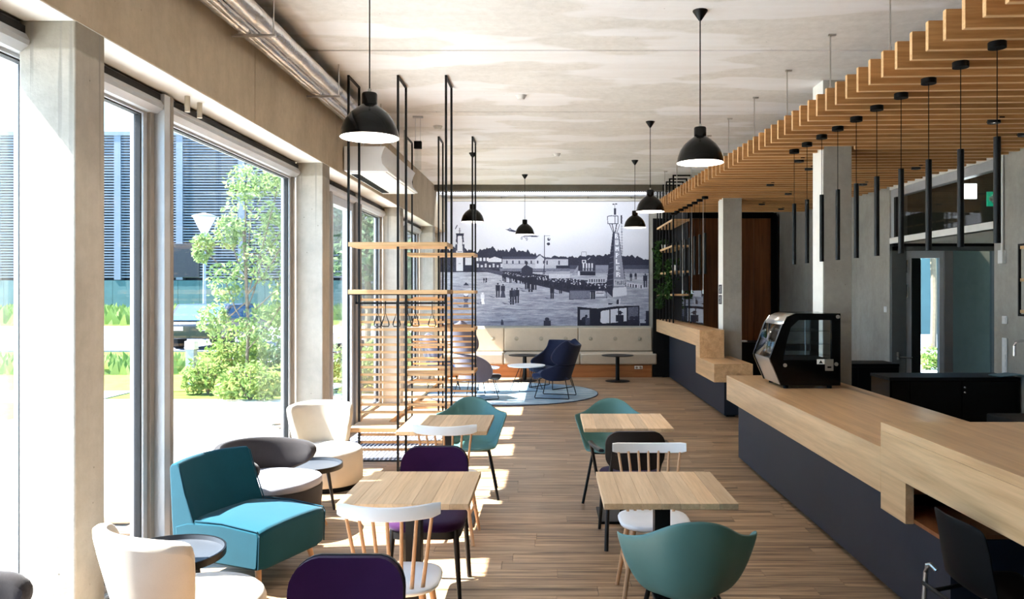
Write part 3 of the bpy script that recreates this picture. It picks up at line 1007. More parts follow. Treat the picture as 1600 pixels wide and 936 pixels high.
# ---- slim tube pendants
def tube_pendant(loc, label, group):
    t = root('tube_pendant', loc, label=label, cat='pendant lamp', group=group)
    MB().cyl((0, 0, -0.035), (0, 0, 0.0), 0.048, n=18).build('ceiling_rose', M['black_matt'], t)
    MB().cyl((0, 0, -0.55), (0, 0, -0.03), 0.003, n=6).build('cord', M['black_matt'], t)
    k = MB().lathe([(0.0005, -0.54), (0.0195, -0.54), (0.0195, -1.145), (0.016, -1.145), (0.016, -1.10), (0.0005, -1.10)], n=18)
    k.build('tube', M['black_metal'], t)
    return t
ords = ['nearest', 'second', 'third', 'fourth', 'fifth', 'sixth', 'seventh', 'eighth', 'ninth', 'farthest']
disc = [(1558, 66), (1501, 97), (1451, 123), (1408, 146), (1370, 165.5), (1338, 183), (1309, 198), (1284, 211), (1261, 223), (1241, 234)]
tp = None
for k_, (px, py) in enumerate(disc):
    Y_ = 1.43 * 1208 / (458 - py)
    X_ = (px - 859) * Y_ / 1208
    lb = 'slim black tube lamp over the near counter, ' + ords[k_] + ' in its row from the camera'
    if tp is None:
        tp = tube_pendant((X_, Y_, 3.18), lb, 'tube lamps over the near counter')
    else:
        copy_tree(tp, (X_, Y_, 3.18), None, lb, 'tube lamps over the near counter')
ords8 = ['nearest', 'second', 'third', 'fourth', 'fifth', 'sixth', 'seventh', 'farthest']
for k_ in range(8):
    f = k_ / 7
    copy_tree(tp, (2.30 - 0.10 * f, 11.45 + 2.35 * f, 3.18), None, 'slim black tube lamp over the far counter, ' + ords8[k_] + ' in that row', 'tube lamps over the far counter')

# ---- near counter
bc = root('bar_counter', (1.87, 0, 0), label='long oak topped bar counter with dark navy front, near right', cat='bar counter')
B(0, 0.97, 4.371, 8.18, 0.623, 0.88).build('worktop', M['oak_counter'], bc, angle=0, bevel=0.003)
B(0, 1.0, -0.5, 4.37, 0.975, 1.022).build('raised_top', M['oak_counter'], bc, angle=0, bevel=0.003)
B(0, 0.045, -0.5, 4.37, 0.75, 0.975).build('raised_front', M['oak_counter'], bc, angle=0, bevel=0.002)
B(0, 0.045, 4.065, 4.37, 0.535, 0.75).build('raised_leg', M['oak_counter'], bc, angle=0, bevel=0.002)
B(0.045, 1.0, 4.325, 4.369, 0.535, 0.975).build('raised_side', M['oak_counter'], bc, angle=0, bevel=0.002)
B(0.045, 0.46, 3.8, 4.325, 0.54, 0.56).build('niche_shelf', M['brown_panel'], bc, angle=0)
B(0.44, 0.46, 3.0, 4.325, 0.56, 0.97).build('niche_back', M['brown_panel'], bc, angle=0)
B(0.10, 0.97, 4.325, 8.07, 0.04, 0.623).build('front_panel', M['navy_panel'], bc, angle=0)
B(0.46, 0.97, -0.5, 4.325, 0.04, 0.975).build('knee_panel', M['navy_panel'], bc, angle=0)
B(0.10, 0.46, 3.8, 4.325, 0.04, 0.535).build('knee_base', M['navy_panel'], bc, angle=0)
B(0.15, 0.92, -0.5, 8.0, 0, 0.04).build('toe_kick', M['black_matt'], bc, angle=0)
B(0.60, 0.85, 3.55, 3.60, 1.0225, 1.0245).build('slot_cover', M['brown_panel'], bc, angle=0)

# ---- far counter
fc = root('far_counter', (2.2, 0, 0), label='stepped oak counter with navy front at the far right', cat='bar counter')
B(0, 0.36, 11.34, 15.95, 0.96, 1.21).build('high_top', M['oak_counter'], fc, angle=0, bevel=0.003)
B(0, 0.36, 11.34, 11.65, 0.80, 0.96).build('step_leg', M['oak_counter'], fc, angle=0, bevel=0.003)
B(0, 0.52, 10.35, 11.65, 0.555, 0.80).build('low_block', M['oak_counter'], fc, angle=0, bevel=0.003)
B(0.26, 0.42, 11.66, 15.9, 0.03, 0.96).build('front_panel', M['navy_panel'], fc, angle=0)
B(0.26, 0.50, 10.9, 11.66, 0.03, 0.555).build('end_panel', M['navy_panel'], fc, angle=0)
B(0.30, 0.42, 10.95, 15.9, 0, 0.03).build('toe_kick', M['black_matt'], fc, angle=0)

# ---- hanging glass screen over the far counter
gs = root('glass_screen', (2.36, 0, 0), label='clear glass screen hung on thin wires above the far counter', cat='glass screen')
B(-0.004, 0.004, 11.88, 13.8, 1.27, 1.79).build('pane', M['glass_screen'], gs, angle=0)
for yy in (11.9, 12.85, 13.75):
    MB().cyl((0, yy, 1.76), (0, yy, 3.36), 0.004, n=6).box(-0.02, 0.02, yy - 0.14, yy + 0.14, 3.3535, 3.359).cyl((0, yy, 1.74), (0, yy, 1.80), 0.010, n=8).build('wire', M['steel'], gs)

# ---- framed brown wood panels on the bar's end wall
bp = root('wall_panelling', (0, 16.05, 0), label='tall brown wood panelling in a rounded black frame behind the bar', cat='panelling')
fr_o = [(2.35, 0), (2.35, 3.42), (4.60, 3.42), (4.68, 3.39), (4.72, 3.31), (4.72, 0)]
B(2.35, 4.72, 0.03, 0.1, 0, 3.42).build('back_board', M['black_matt'], bp, angle=0)
B(2.35, 4.62, -0.06, 0.03, 3.30, 3.42).build('top_frame', M['black_matt'], bp, angle=0)
MB().prism([(4.58, 0), (4.58, 3.30), (4.50, 3.30), (4.50, 3.42), (4.62, 3.42), (4.69, 3.39), (4.72, 3.32), (4.72, 0)], -0.06, 0.03, 'XZ').build('side_frame', M['black_matt'], bp, angle=0)
B(2.14, 2.73, -0.02, 0.03, 0.02, 3.30).build('black_panel', M['black_matt'], bp, angle=0)
for a in (2.735, 3.11, 3.485, 3.86, 4.235):
    B(a, a + 0.37, -0.02, 0.03, 0.02, 3.30).build('panel', M['brown_panel'], bp, angle=0, bevel=0.003)

# ---- shelving rack on the far counter
rk = root('shelf_rack', (0, 0, 0), label='black steel rack with oak boards standing on the far counter', cat='shelf')
for yy in (13.86, 14.29, 14.68, 15.1, 15.5, 15.9):
    k = MB()
    r = 0.013
    for xx in (2.215, 2.53):
        k.box(xx - r, xx + r, yy - r, yy + r, 1.211, 3.87)
    k.box(2.215 - r, 2.53 + r, yy - r, yy + r, 3.845, 3.87)
    k.build('steel_loop', M['black_metal'], rk, angle=0)
for zz in (3.05, 2.58, 2.12, 1.70):
    B(2.20, 2.52, 13.9, 15.9, zz, zz + 0.035).build('board', M['oak_x'], rk, angle=0)
B(2.50, 2.515, 14.0, 15.95, 1.22, 3.3).build('back_sheet', M['black_matt'], rk, angle=0)

def ivy(x, y, z, drop, n, label, pot='black_matt', spread=0.09):
    p = root('potted_ivy', (x, y, z), label=label, cat='plant')
    MB().lathe([(0.0005, 0), (0.05, 0), (0.065, 0.11), (0.055, 0.11), (0.05, 0.095), (0.0005, 0.095)], n=16).build('pot', M[pot], p)
    def fn():
        t = RNG.random() ** 0.8
        return (-0.12 - 0.02 * math.sin(t * 9) + RNG.normal(0, spread * 0.45), RNG.normal(0, spread), 0.12 - t * drop)
    def top():
        return (RNG.normal(-0.04, 0.07), RNG.normal(0, 0.08), 0.12 + abs(RNG.normal(0, 0.04)))
    k = MB()
    for j in range(4):
        k.tube([(0, 0.02 * j - 0.03, 0.1), (-0.10, 0.03 * j - 0.05, 0.15), (-0.13, 0.04 * j - 0.06, -0.1), (-0.13, 0.04 * j - 0.06, 0.1 - drop)], 0.004, 5)
    k.build('stems', M['ivy'], p)
    tag(leaves(n, multi([fn, fn, fn, top]), 0.038).build('foliage', M['ivy'], p, angle=0), kind='stuff')
    return p
ivy(2.30, 15.5, 2.615, 0.70, 420, 'trailing ivy in a white pot on the second rack board, at the wall end', 'white_lacquer')
ivy(2.30, 14.2, 2.155, 0.62, 420, 'trailing ivy in a white pot on the third rack board', 'white_lacquer')
ivy(2.30, 15.2, 1.735, 0.40, 320, 'ivy spilling from the lowest rack board beside the mural')

# ---- poster on the window side of the far free column
ps = tag(B(2.622, 2.6305, 11.82, 12.0, 1.74, 1.88).build('poster', M['poster_dark'], angle=0), 'small dark upright notice stuck on the far free column, its upper half', 'notice')
ps2 = tag(B(2.622, 2.6305, 11.82, 12.0, 1.58, 1.72).build('poster', M['poster_dark'], angle=0), 'small dark notice stuck on the far free column, the lower one', 'notice')
for p_, z0 in ((ps, 1.74), (ps2, 1.58)):
    k = MB()
    for j in range(5):
        k.box(2.6205, 2.6222, 11.84, 11.84 + 0.13 - 0.03 * (j % 3), z0 + 0.025 + j * 0.021, z0 + 0.031 + j * 0.021)
    tag(k.build('print', M['paper'], p_, angle=0), kind='stuff')

# ---- cabinets at the back of the bar
def cabinet(name, x0, x1, y0, y1, z, label, doors, knobs=(), mat='black_gloss'):
    c = root(name, (x0, y0, 0), label=label, cat='cabinet')
    B(0, x1 - x0, 0, y1 - y0, 0.05, z - 0.03).build('body', M[mat], c, angle=0)
    B(-0.01, x1 - x0, -0.015, y1 - y0, z - 0.03, z).build('top', M['black_matt'], c, angle=0)
    B(0.02, x1 - x0 - 0.02, 0.03, y1 - y0, 0, 0.05).build('plinth', M['black_matt'], c, angle=0)
    ds = []
    for (a, b2) in doors:
        d_ = B(a - x0, b2 - x0, -0.02, 0.0, 0.07, z - 0.04).build('door', M[mat], c, angle=0, bevel=0.003)
        ds.append(d_)
    for (px, pz, di) in knobs:
        MB().sphere((px - x0, -0.03, pz), 0.014, 10, 6).build('knob', M['chrome'], ds[di])
    return c
cabinet('black_cabinet', 3.43, 4.74, 7.80, 8.25, 0.90, 'glossy black cabinet with two small steel knobs below the niche door', [(3.44, 3.62), (3.625, 4.145), (4.15, 4.73)], [(4.17, 0.80, 2), (4.17, 0.75, 2)])
cabinet('rear_cabinet', 3.2, 4.2, 9.3, 9.75, 0.90, 'low black cabinet standing across the bar behind the pastry case', [(3.21, 3.7), (3.705, 4.19)], mat='black_matt')
cabinet('long_cabinet', 3.05, 4.72, 13.0, 13.6, 0.92, 'dark low cabinet between the free columns and the brown panels', [(3.06, 3.85), (3.855, 4.7)], mat='black_matt')
wp = root('paper_stack', (3.15, 13.15, 0.92), label='small white paper stack on the dark cabinet beside the far column', cat='papers')
B(0, 0.21, 0, 0.15, 0, 0.02).build('sheets', M['paper'], wp, angle=0)

cm = root('black_machine', (3.0, 4.75, 0), label='black appliance with a white letter mark, behind the counter at the right edge', cat='appliance')
B(0.02, 0.75, 0.0, 0.6, 0.0, 0.92).build('body', M['black_matt'], cm, angle=0, bevel=0.01)
k = MB().prism([(0.0, 0.10), (0.025, 0.10), (0.045, 0.06), (0.065, 0.10), (0.09, 0.10), (0.055, 0.045), (0.055, 0.0), (0.035, 0.0), (0.035, 0.045)], -0.004, 0.0, 'XZ')
o = k.build('letter_mark', M['paper'], cm, angle=0)
o.location = (-0.005 + 0.02, 0, 0.70)

# worktop under the niche with tap and cloth
cl_ = root('tea_towel', (4.70, 7.70, 0.90), label='crumpled teal cloth lying on the black cabinet under the tap', cat='cloth')
k = MB()
rings = []
for a in range(9):
    rings.append([(-0.22 + 0.05 * a, -0.02 + 0.035 * b_, 0.012 + 0.035 * abs(math.sin(a * 1.3 + b_ * 0.9)) * math.sin(PI * (a + 0.5) / 9.0)) for b_ in range(8)])
k.loft(rings, cap=False, closed_v=False)
k.build('folds', M['cloth_teal'], cl_, solid=0.006, subsurf=1)
ta = root('tap', (4.74, 7.62, 0), label='curved chrome tap over the black worktop, right edge', cat='tap')
MB().tube([(0.0, 0.0, 1.28), (-0.10, 0.0, 1.28), (-0.145, 0.0, 1.265), (-0.16, 0, 1.23), (-0.16, 0, 1.13)], 0.014, 10).build('spout', M['chrome'], ta)
MB().cyl((-0.0, 0, 1.28), (0.02, 0, 1.28), 0.03, n=14).build('wall_plate', M['chrome'], ta)

# right wall: conduit with box, switches, small shelf
cd = root('conduit', (XR, 8.10, 0), label='white vertical cable conduit ending in a small box on the right wall', cat='conduit')
MB().cyl((-0.02, 0, 2.20), (-0.02, 0, 3.6), 0.014).build('pipe', M['plastic_white'], cd)
B(-0.045, 0.0, -0.04, 0.04, 2.06, 2.20).build('junction_box', M['plastic_white'], cd, angle=0, bevel=0.004)
sw = root('light_switch', (XR, 8.08, 1.47), label='single square switch on the right wall, above the switch column', cat='switch')
B(-0.012, 0, -0.042, 0.042, -0.042, 0.042).build('plate', M['plastic_white'], sw, angle=0, bevel=0.004)
B(-0.018, -0.012, -0.03, 0.03, -0.03, 0.03).build('rocker', M['plastic_white'], sw, angle=0, bevel=0.003)
for j in range(5):
    wds = ['topmost', 'second', 'middle', 'fourth', 'lowest'][j]
    s = copy_tree(sw, (XR, 8.08, 1.24 - 0.078 * j), None, 'square switch in the column of five on the right wall, ' + wds, 'column of wall switches')
s = copy_tree(sw, (XR, 10.95, 1.52), None, 'small white switch on the concrete wall left of the niche door')
ws = root('wall_shelf', (XR, 6.14, 0), label='black framed shelf with oak boards on the right wall, cut by the frame', cat='shelf')
k = MB()
for yy in (0.0, 1.24):
    for xx in (-0.28, -0.02):
        k.box(xx, xx + 0.02, yy, yy + 0.02, 1.55, 2.22)
k.box(-0.28, -0.26, 0.0, 1.26, 1.53, 1.55).box(-0.28, -0.26, 0.0, 1.26, 2.2, 2.22)
k.box(-0.28, 0, 0, 0.02, 1.53, 1.55).box(-0.28, 0, 0, 0.02, 2.2, 2.22).box(-0.28, 0, 1.24, 1.26, 1.53, 1.55).box(-0.28, 0, 1.24, 1.26, 2.2, 2.22)
k.build('steel_frame', M['black_metal'], ws, angle=0)
for zz in (1.56, 1.86, 2.17):
    B(-0.27, -0.01, 0.02, 1.24, zz, zz + 0.03).build('board', M['oak_x'], ws, angle=0)

# ---- pastry display case
pc = root('display_case', (0, 0, 0.88), label='black refrigerated glass display case on the near counter', cat='display case')
# profile in XZ (world X), front faces -X
X0, X1 = 1.98, 2.66
prof = [(2.10, 0.03), (2.01, 0.24), (2.00, 0.28), (2.11, 0.58), (2.16, 0.655), (2.24, 0.685), (2.64, 0.685), (2.64, 0.03)]
inner = [(2.12, 0.26), (2.155, 0.44), (2.19, 0.56), (2.26, 0.625), (2.56, 0.625), (2.56, 0.26)]
YN, YF = 7.02, 7.62
def ring_panel(y0, y1, name):
    # outer profile with a window cut out, as a ring of quads
    from itertools import accumulate
    n = 40
    def resample(poly):
        P = [Vector((a, 0, b)) for a, b in poly] + [Vector((poly[0][0], 0, poly[0][1]))]
        L = [0] + list(accumulate((P[i + 1] - P[i]).length for i in range(len(P) - 1)))
        out = []
        for t in range(n):
            s = L[-1] * t / n
            for i in range(len(P) - 1):
                if L[i] <= s <= L[i + 1]:
                    out.append(P[i].lerp(P[i + 1], (s - L[i]) / max(L[i + 1] - L[i], 1e-9)))
                    break
        return out
    # match by angle from the centre so that both loops correspond
    c = Vector((2.33, 0, 0.42))
    def ray(poly, ang):
        d = Vector((math.cos(ang), 0, math.sin(ang)))
        best = None
        P = [Vector((a, 0, b)) for a, b in poly]
        for i in range(len(P)):
            p, q = P[i], P[(i + 1) % len(P)]
            e = q - p
            den = d.x * e.z - d.z * e.x
            if abs(den) < 1e-9:
                continue
            w_ = p - c
            t = (w_.x * e.z - w_.z * e.x) / den
            u = (w_.x * d.z - w_.z * d.x) / den
            if t > 0 and -1e-6 <= u <= 1 + 1e-6:
                best = t if best is None else min(best, t)
        return c + d * (best or 0.1)
    angs = sorted(set([round(math.atan2(b - c.z, a - c.x), 4) for a, b in prof + inner] + [round(-PI + 2 * PI * i / 36, 4) for i in range(36)]))
    O = [ray(prof, a) for a in angs]
    I = [ray(inner, a) for a in angs]
    loops = []
    for y_, L in ((y0, O), (y0, I), (y1, I), (y1, O)):
        loops.append([(p.x, y_, p.z) for p in L])
    k = MB()
    k.loft(loops, closed_u=True, cap=False)
    return k.build(name, M['black_gloss'], pc, angle=25)
ring_panel(YN, YN + 0.035, 'side_frame')
ring_panel(YF - 0.035, YF, 'side_frame')
for y_ in (YN + 0.015, YF - 0.018):
    MB().prism(inner, y_, y_ + 0.004, 'XZ').build('side_glass', M['glass_case'], pc, angle=0)
ya, yb = YN + 0.035, YF - 0.035
k = MB()
gp = [(2.005, 0.28), (2.06, 0.43), (2.115, 0.58)]
k.loft([[(a, ya, b) for a, b in gp], [(a, yb, b) for a, b in gp]], cap=False, closed_v=False)
k.build('front_glass', M['glass_case'], pc, solid=0.004)
k = MB()
gp = [(2.115, 0.58), (2.135, 0.62), (2.165, 0.655), (2.205, 0.675), (2.25, 0.684)]
k.loft([[(a, ya, b) for a, b in gp], [(a, yb, b) for a, b in gp]], cap=False, closed_v=False)
k.build('front_trim', M['steel'], pc, solid=0.006)
B(2.25, 2.64, ya, yb, 0.672, 0.684).build('top_panel', M['black_gloss'], pc, angle=0)
MB().prism([(2.11, 0.03), (2.02, 0.24), (2.012, 0.275), (2.05, 0.275), (2.14, 0.03)], ya, yb, 'XZ').build('lower_panel', M['steel'], pc, angle=0)
B(2.14, 2.62, ya, yb, 0.03, 0.255).build('cooler_base', M['black_matt'], pc, angle=0)
for zz, xa in ((0.30, 2.10), (0.40, 2.14), (0.52, 2.18)):
    sh = B(xa, 2.56, ya + 0.01, yb - 0.01, zz, zz + 0.006).build('shelf_plate', M['glass_case'], pc, angle=0)
    B(xa, xa + 0.012, ya + 0.01, yb - 0.01, zz - 0.006, zz + 0.008).build('shelf_edge', M['steel'], sh, angle=0)
for (xx, zz) in ((2.135, 0.215), (2.60, 0.225), (2.615, 0.655)):
    MB().cyl((xx, YN - 0.012, zz), (xx, YN, zz), 0.017, n=16).build('screw_cap', M['steel'], pc)
for xx in (2.16, 2.56):
    for y_ in (YN + 0.06, YF - 0.08):
        MB().cyl((xx, y_, 0.0), (xx, y_, 0.03), 0.022, n=12).build('foot', M['black_matt'], pc)
for xx in (2.30, 2.50):
    MB().cyl((xx, YF - 0.06, 0.26), (xx, YF - 0.06, 0.62), 0.006, n=8).build('shelf_post', M['chrome'], pc)
lb = B(2.425, 2.495, YN - 0.003, YN, 0.225, 0.27).build('warning_label', M['paper'], pc, angle=0)
MB().prism([(2.442, 0.232), (2.478, 0.232), (2.46, 0.262)], YN - 0.005, YN - 0.003, 'XZ').build('warning_triangle', M['black_matt'], lb, angle=0)
rp_ = B(2.50, 2.575, YN - 0.003, YN, 0.165, 0.27).build('rating_plate', M['steel'], pc, angle=0)
B(2.52, 2.555, YN - 0.005, YN - 0.003, 0.19, 0.205).build('plate_print', M['black_matt'], rp_, angle=0)

# ================================================================== CEILING LAMPS
def pendant(loc, drop, label):
    t = root('pendant_lamp', loc, label=label, cat='pendant lamp', group='black dome pendant lamps')
    z = -drop
    o = [(0.176, z), (0.174, z + 0.012), (0.168, z + 0.045), (0.150, z + 0.095), (0.120, z + 0.140), (0.085, z + 0.172), (0.058, z + 0.190), (0.046, z + 0.200), (0.046, z + 0.262), (0.042, z + 0.270), (0.012, z + 0.272)]
    MB().lathe(o, n=36).build('shade', M['black_gloss'], t, angle=50)
    inn = [(0.174, z + 0.001), (0.166, z + 0.040), (0.147, z + 0.090), (0.117, z + 0.135), (0.080, z + 0.165), (0.03, z + 0.180), (0.001, z + 0.180)]
    MB().lathe(inn, n=36).build('reflector', M['white_enamel'], t, angle=50)
    MB().sphere((0, 0, z + 0.10), 0.042, 14, 8).build('bulb', M['bulb'], t)
    lp = bpy.data.lights.new('lamp_light', 'POINT')
    lp.energy = 7
    lp.color = (1.0, 0.9, 0.78)
    lp.shadow_soft_size = 0.04
    lo = bpy.data.objects.new('lamp_light', lp)
    COL.objects.link(lo)
    lo.parent = t
    lo.location = (0, 0, z + 0.03)
    MB().cyl((0, 0, z + 0.27), (0, 0, z + 0.295), 0.010, n=10).build('cord_grip', M['steel'], t)
    MB().cyl((0, 0, z + 0.29), (0, 0, -0.05), 0.0045, n=6).build('cord', M['black_matt'], t)
    MB().lathe([(0.001, 0.0), (0.056, 0.0), (0.056, -0.006), (0.010, -0.075), (0.001, -0.075)], n=24).build('ceiling_cone', M['black_metal'], t)
    return t
for (px, Y_, zr, wd) in ((577.5, 4.66, 2.685, 'front left, nearest the window beam'), (1094, 5.83, 2.73, 'front right, in front of the slat canopy'),
                         (1016, 9.60, 2.76, 'right, beside the slat canopy edge'), (992, 12.4, 2.80, 'right, just behind the one at the canopy edge'),
                         (820, 13.9, 2.80, 'middle of the mural, before the painted plane'), (738.5, 11.75, 2.83, 'seen between the rack posts, left in the mural')):
    pendant(((px - 859) * Y_ / 1208, Y_, ZC), ZC - zr, 'black dome pendant lamp, ' + wd)

# smoke detectors
def detector(loc, label):
    s = root('smoke_detector', loc, label=label, cat='detector', group='ceiling detectors')
    MB().lathe([(0.001, -0.045), (0.035, -0.045), (0.05, -0.02), (0.052, 0), (0.001, 0)], n=20).build('housing', M['plastic_white'], s)
    MB().lathe([(0.054, -0.012), (0.06, -0.012), (0.06, 0), (0.054, 0)], n=20).build('base_ring', M['plastic_white'], s)
    return s
def at_ceil(px, py):
    Y_ = 2.13 * 1208 / (458 - py)
    return ((px - 859) * Y_ / 1208, Y_, ZC)
detector(at_ceil(814, 149), 'small white ceiling detector, the one nearer the camera')
detector(at_ceil(870, 240), 'small round ceiling detector above the mural, farther one')
detector(at_ceil(684, 197), 'small white ceiling detector between the black rack posts')

# wall-mounted emergency lamp hanging on wires
el = root('emergency_lamp', at_ceil(653, 182), label='small black and clear emergency lamp hung on two wires, left by the beam', cat='lamp')
k = MB()
for s in (-0.03, 0.03):
    k.cyl((s, 0, 0), (s, 0, -0.30), 0.003, n=6)
k.build('wires', M['alu'], el)
B(-0.06, 0.06, -0.02, 0.02, -0.02, 0).build('ceiling_plate', M['alu'], el, angle=0)
B(-0.045, 0.045, -0.03, 0.03, -0.39, -0.30).build('housing', M['black_matt'], el, angle=0, bevel=0.005)
B(-0.04, 0.04, -0.006, 0.006, -0.64, -0.39).build('sign_plate', M['glass_screen'], el, angle=0, bevel=0.003)

# foil wrapped pipes under the ceiling along the beam
fp = root('insulated_pipes', (0, 0, 0), label='silver foil wrapped pipes running along the beam under the ceiling', cat='pipe')
for (xx, zz, r, nm) in ((-2.07, 3.70, 0.072, 'pipe'), (-2.205, 3.66, 0.053, 'pipe'), (-2.14, 3.625, 0.035, 'pipe')):
    rings = []
    yy = -4.1
    while yy < 8.5:
        rings.append([(xx + (r + 0.004 * math.sin(yy * 13 + k2)) * math.cos(2 * PI * k2 / 14), yy, zz + (r + 0.004 * math.cos(yy * 9 + k2 * 2)) * math.sin(2 * PI * k2 / 14)) for k2 in range(14)])
        yy += 0.10
    MB().loft(rings).build(nm, M['foil'], fp, angle=60)
for yy in (1.5, 3.6, 5.5, 7.2):
    k = MB().cyl((-2.145, yy, 3.585), (-2.145, yy, ZC), 0.006, n=6).cyl((-1.965, yy, 3.585), (-1.965, yy, ZC), 0.006, n=6)
    k.box(-2.26, -1.95, yy - 0.015, yy + 0.015, 3.575, 3.59)
    k.build('hanger', M['steel'], fp, angle=0)

# ceiling air unit
ac = root('ceiling_air_unit', (0, 0, 0), label='white ceiling mounted air unit hung beside the window beam', cat='air conditioner')
pr = [(-2.255, 3.09), (-2.255, 3.36), (-1.80, 3.36), (-1.83, 3.30), (-1.845, 3.24), (-1.835, 3.17), (-1.77, 3.10), (-1.77, 3.085)]
MB().prism(pr, 8.47, 10.36, 'XZ').build('casing', M['white_lacquer'], ac, angle=25, bevel=0.004)
B(-2.23, -1.80, 8.50, 10.33, 3.075, 3.088).build('bottom_plate', M['white_enamel'], ac, angle=0)
k = MB()
for j in range(16):
    k.box(-2.21, -2.12, 8.62 + j * 0.1, 8.69 + j * 0.1, 3.068, 3.076)
tag(k.build('outlet_slots', M['black_matt'], ac, angle=0), kind='stuff')
for xx, yy in ((-2.1, 8.7), (-1.9, 8.7), (-2.1, 10.1), (-1.9, 10.1)):
    MB().cyl((xx, yy, 3.36), (xx, yy, ZC), 0.008, n=6).build('hanger_rod', M['steel'], ac)
# stub rods in the soffit
for yy, wd in ((5.12, 'nearer'), (5.30, 'farther')):
    s = root('conduit_stub', (-2.40, yy, 0), label='short beige plastic pipe stub hanging from the window soffit, the ' + wd + ' of two', cat='pipe stub', group='pipe stubs in the soffit')
    MB().cyl((0, 0, 2.95), (0, 0, ZB + 0.01), 0.017, n=12).build('pipe', M['stick'], s)
# ================================================================== ROOM DIVIDER RACKS
def divider(y0, y1, label, xs, shelves, low, slat_z, rail):
    t = root('divider_rack', (0, y0, 0), label=label, cat='room divider', group='slatted divider racks')
    r = 0.0105
    d = y1 - y0
    for x in xs:
        k = MB()
        k.box(x - r, x + r, -r, r, 0, ZC - 0.003).box(x - r, x + r, d - r, d + r, 0, ZC - 0.003)
        k.box(x - r, x + r, r, d - r, ZC - 2 * r, ZC - 0.003).box(x - r, x + r, r, d - r, 0.0, 2 * r)
        k.build('steel_loop', M['black_metal'], t, angle=0)
    xa, xb = xs[0] - 0.0, xs[-1]
    for (z, th, a, b) in shelves:
        B(a, b, -0.02, d + 0.02, z, z + th).build('board', M['oak_x'], t, angle=0, bevel=0.002)
    for (z, a, b) in low:
        B(a, b, 0.0, d - 0.04, z, z + 0.04).build('board', M['oak_x'], t, angle=0, bevel=0.002)
    sm = None
    for z in slat_z:
        if sm is None:
            o = B(xa - 0.01, xb + 0.01, d + 0.012, d + 0.042, 0, 0.024).build('slat', M['oak_x'], t, angle=0)
            sm = o.data
        else:
            o = bpy.data.objects.new('slat', sm); COL.objects.link(o); o.parent = t
        o.location = (0, 0, z)
    if rail:
        k = MB()
        k.box(xa + 0.03, xb - 0.02, 0.14, 0.155, rail, rail + 0.02)
        for x in (xa + 0.03, xb - 0.035):
            k.box(x, x + 0.015, 0.14, 0.155, rail, rail + 0.10)
        k.box(xa, xb, -0.005, 0.012, rail + 0.09, rail + 0.10)
        k.build('hanging_rail', M['black_metal'], t, angle=0)
    return t
XS = [-1.965, -1.482, -1.013]
sl_z = [0.12 + 0.0775 * i for i in range(21)]
sl_z = [z for z in sl_z if not (0.36 < z < 0.46)]
divider(7.55, 7.97, 'black steel divider rack with oak slats and a hanging rail, the nearer of two', XS,
        [(2.205, 0.042, -1.965, -1.0), (1.74, 0.042, -1.965, -1.0)], [(0.39, -1.965, -1.49)], sl_z, 1.64)
XS2 = [-1.945, -1.51, -1.05]
divider(10.5, 10.92, 'black steel divider rack with oak slats, the farther one toward the lounge', XS2,
        [(2.255, 0.042, -1.945, -1.02), (1.745, 0.042, -1.945, -1.02), (1.24, 0.042, -1.945, -1.02), (0.66, 0.042, -1.945, -1.02)], [], sl_z, None)

# coat hangers on the rail
hw = ['leftmost', 'second from the left', 'third from the left', 'fourth, by the middle post', 'fifth', 'rightmost']
hp = None
for px, wd in zip((590, 602, 619.5, 637, 649, 675), hw):
    X_ = (px - 859) * 7.69 / 1208
    lb = 'black leather loop coat hanger on the divider rail, ' + wd
    if hp is None:
        hp = root('coat_hanger', (X_, 7.6975, 1.64), label=lb, cat='coat hanger', group='coat hangers on the rail')
        MB().tube([(0, 0.006, -0.02), (0, 0.016, 0.0), (0, 0.012, 0.026), (0, -0.008, 0.028), (0, -0.014, 0.01), (0, 0.0, -0.03), (0, 0, -0.09)], 0.0038, 6).build('hook', M['black_metal'], hp)
        MB().tube([(0, 0, -0.085), (0.032, 0, -0.18), (0.036, 0, -0.205), (0.030, 0, -0.222), (-0.030, 0, -0.222), (-0.036, 0, -0.205), (-0.032, 0, -0.18)], 0.0062, 6, closed=True).build('loop', M['black_wood'], hp)
    else:
        copy_tree(hp, (X_, 7.6975, 1.64), RNG.uniform(-0.25, 0.25), lb)

# ================================================================== TABLES
def cafe_table(loc, w, d, label, rz=0.0):
    t = root('cafe_table', loc, rz, label, 'table', 'square oak cafe tables')
    n = 7
    for i in range(n):
        x = -w / 2 + i * w / n
        B(x, x + w / n - 0.0006, -d / 2, d / 2, 0.722, 0.75).build('top_plank', M['oak'], t, angle=0, bevel=0.0012, seg=1)
    B(-0.04, 0.04, -0.04, 0.04, 0.02, 0.70).build('column', M['black_metal'], t, angle=0, bevel=0.003)
    B(-0.17, 0.17, -0.17, 0.17, 0.70, 0.722).build('top_plate', M['black_metal'], t, angle=0)
    B(-0.21, 0.21, -0.21, 0.21, 0.0, 0.02).build('base', M['black_metal'], t, angle=0, bevel=0.004)
    return t
cafe_table((-0.70, 4.00, 0), 0.63, 0.67, 'square oak cafe table, front left beside the teal lounge chair')
cafe_table((-0.785, 5.97, 0), 0.66, 0.76, 'square oak cafe table, behind left, in front of the divider rack')
cafe_table((0.578, 4.00, 0), 0.64, 0.66, 'square oak cafe table, front right, before the green shell chair')
cafe_table((0.586, 6.06, 0), 0.665, 0.70, 'square oak cafe table, behind right in the row by the counter')

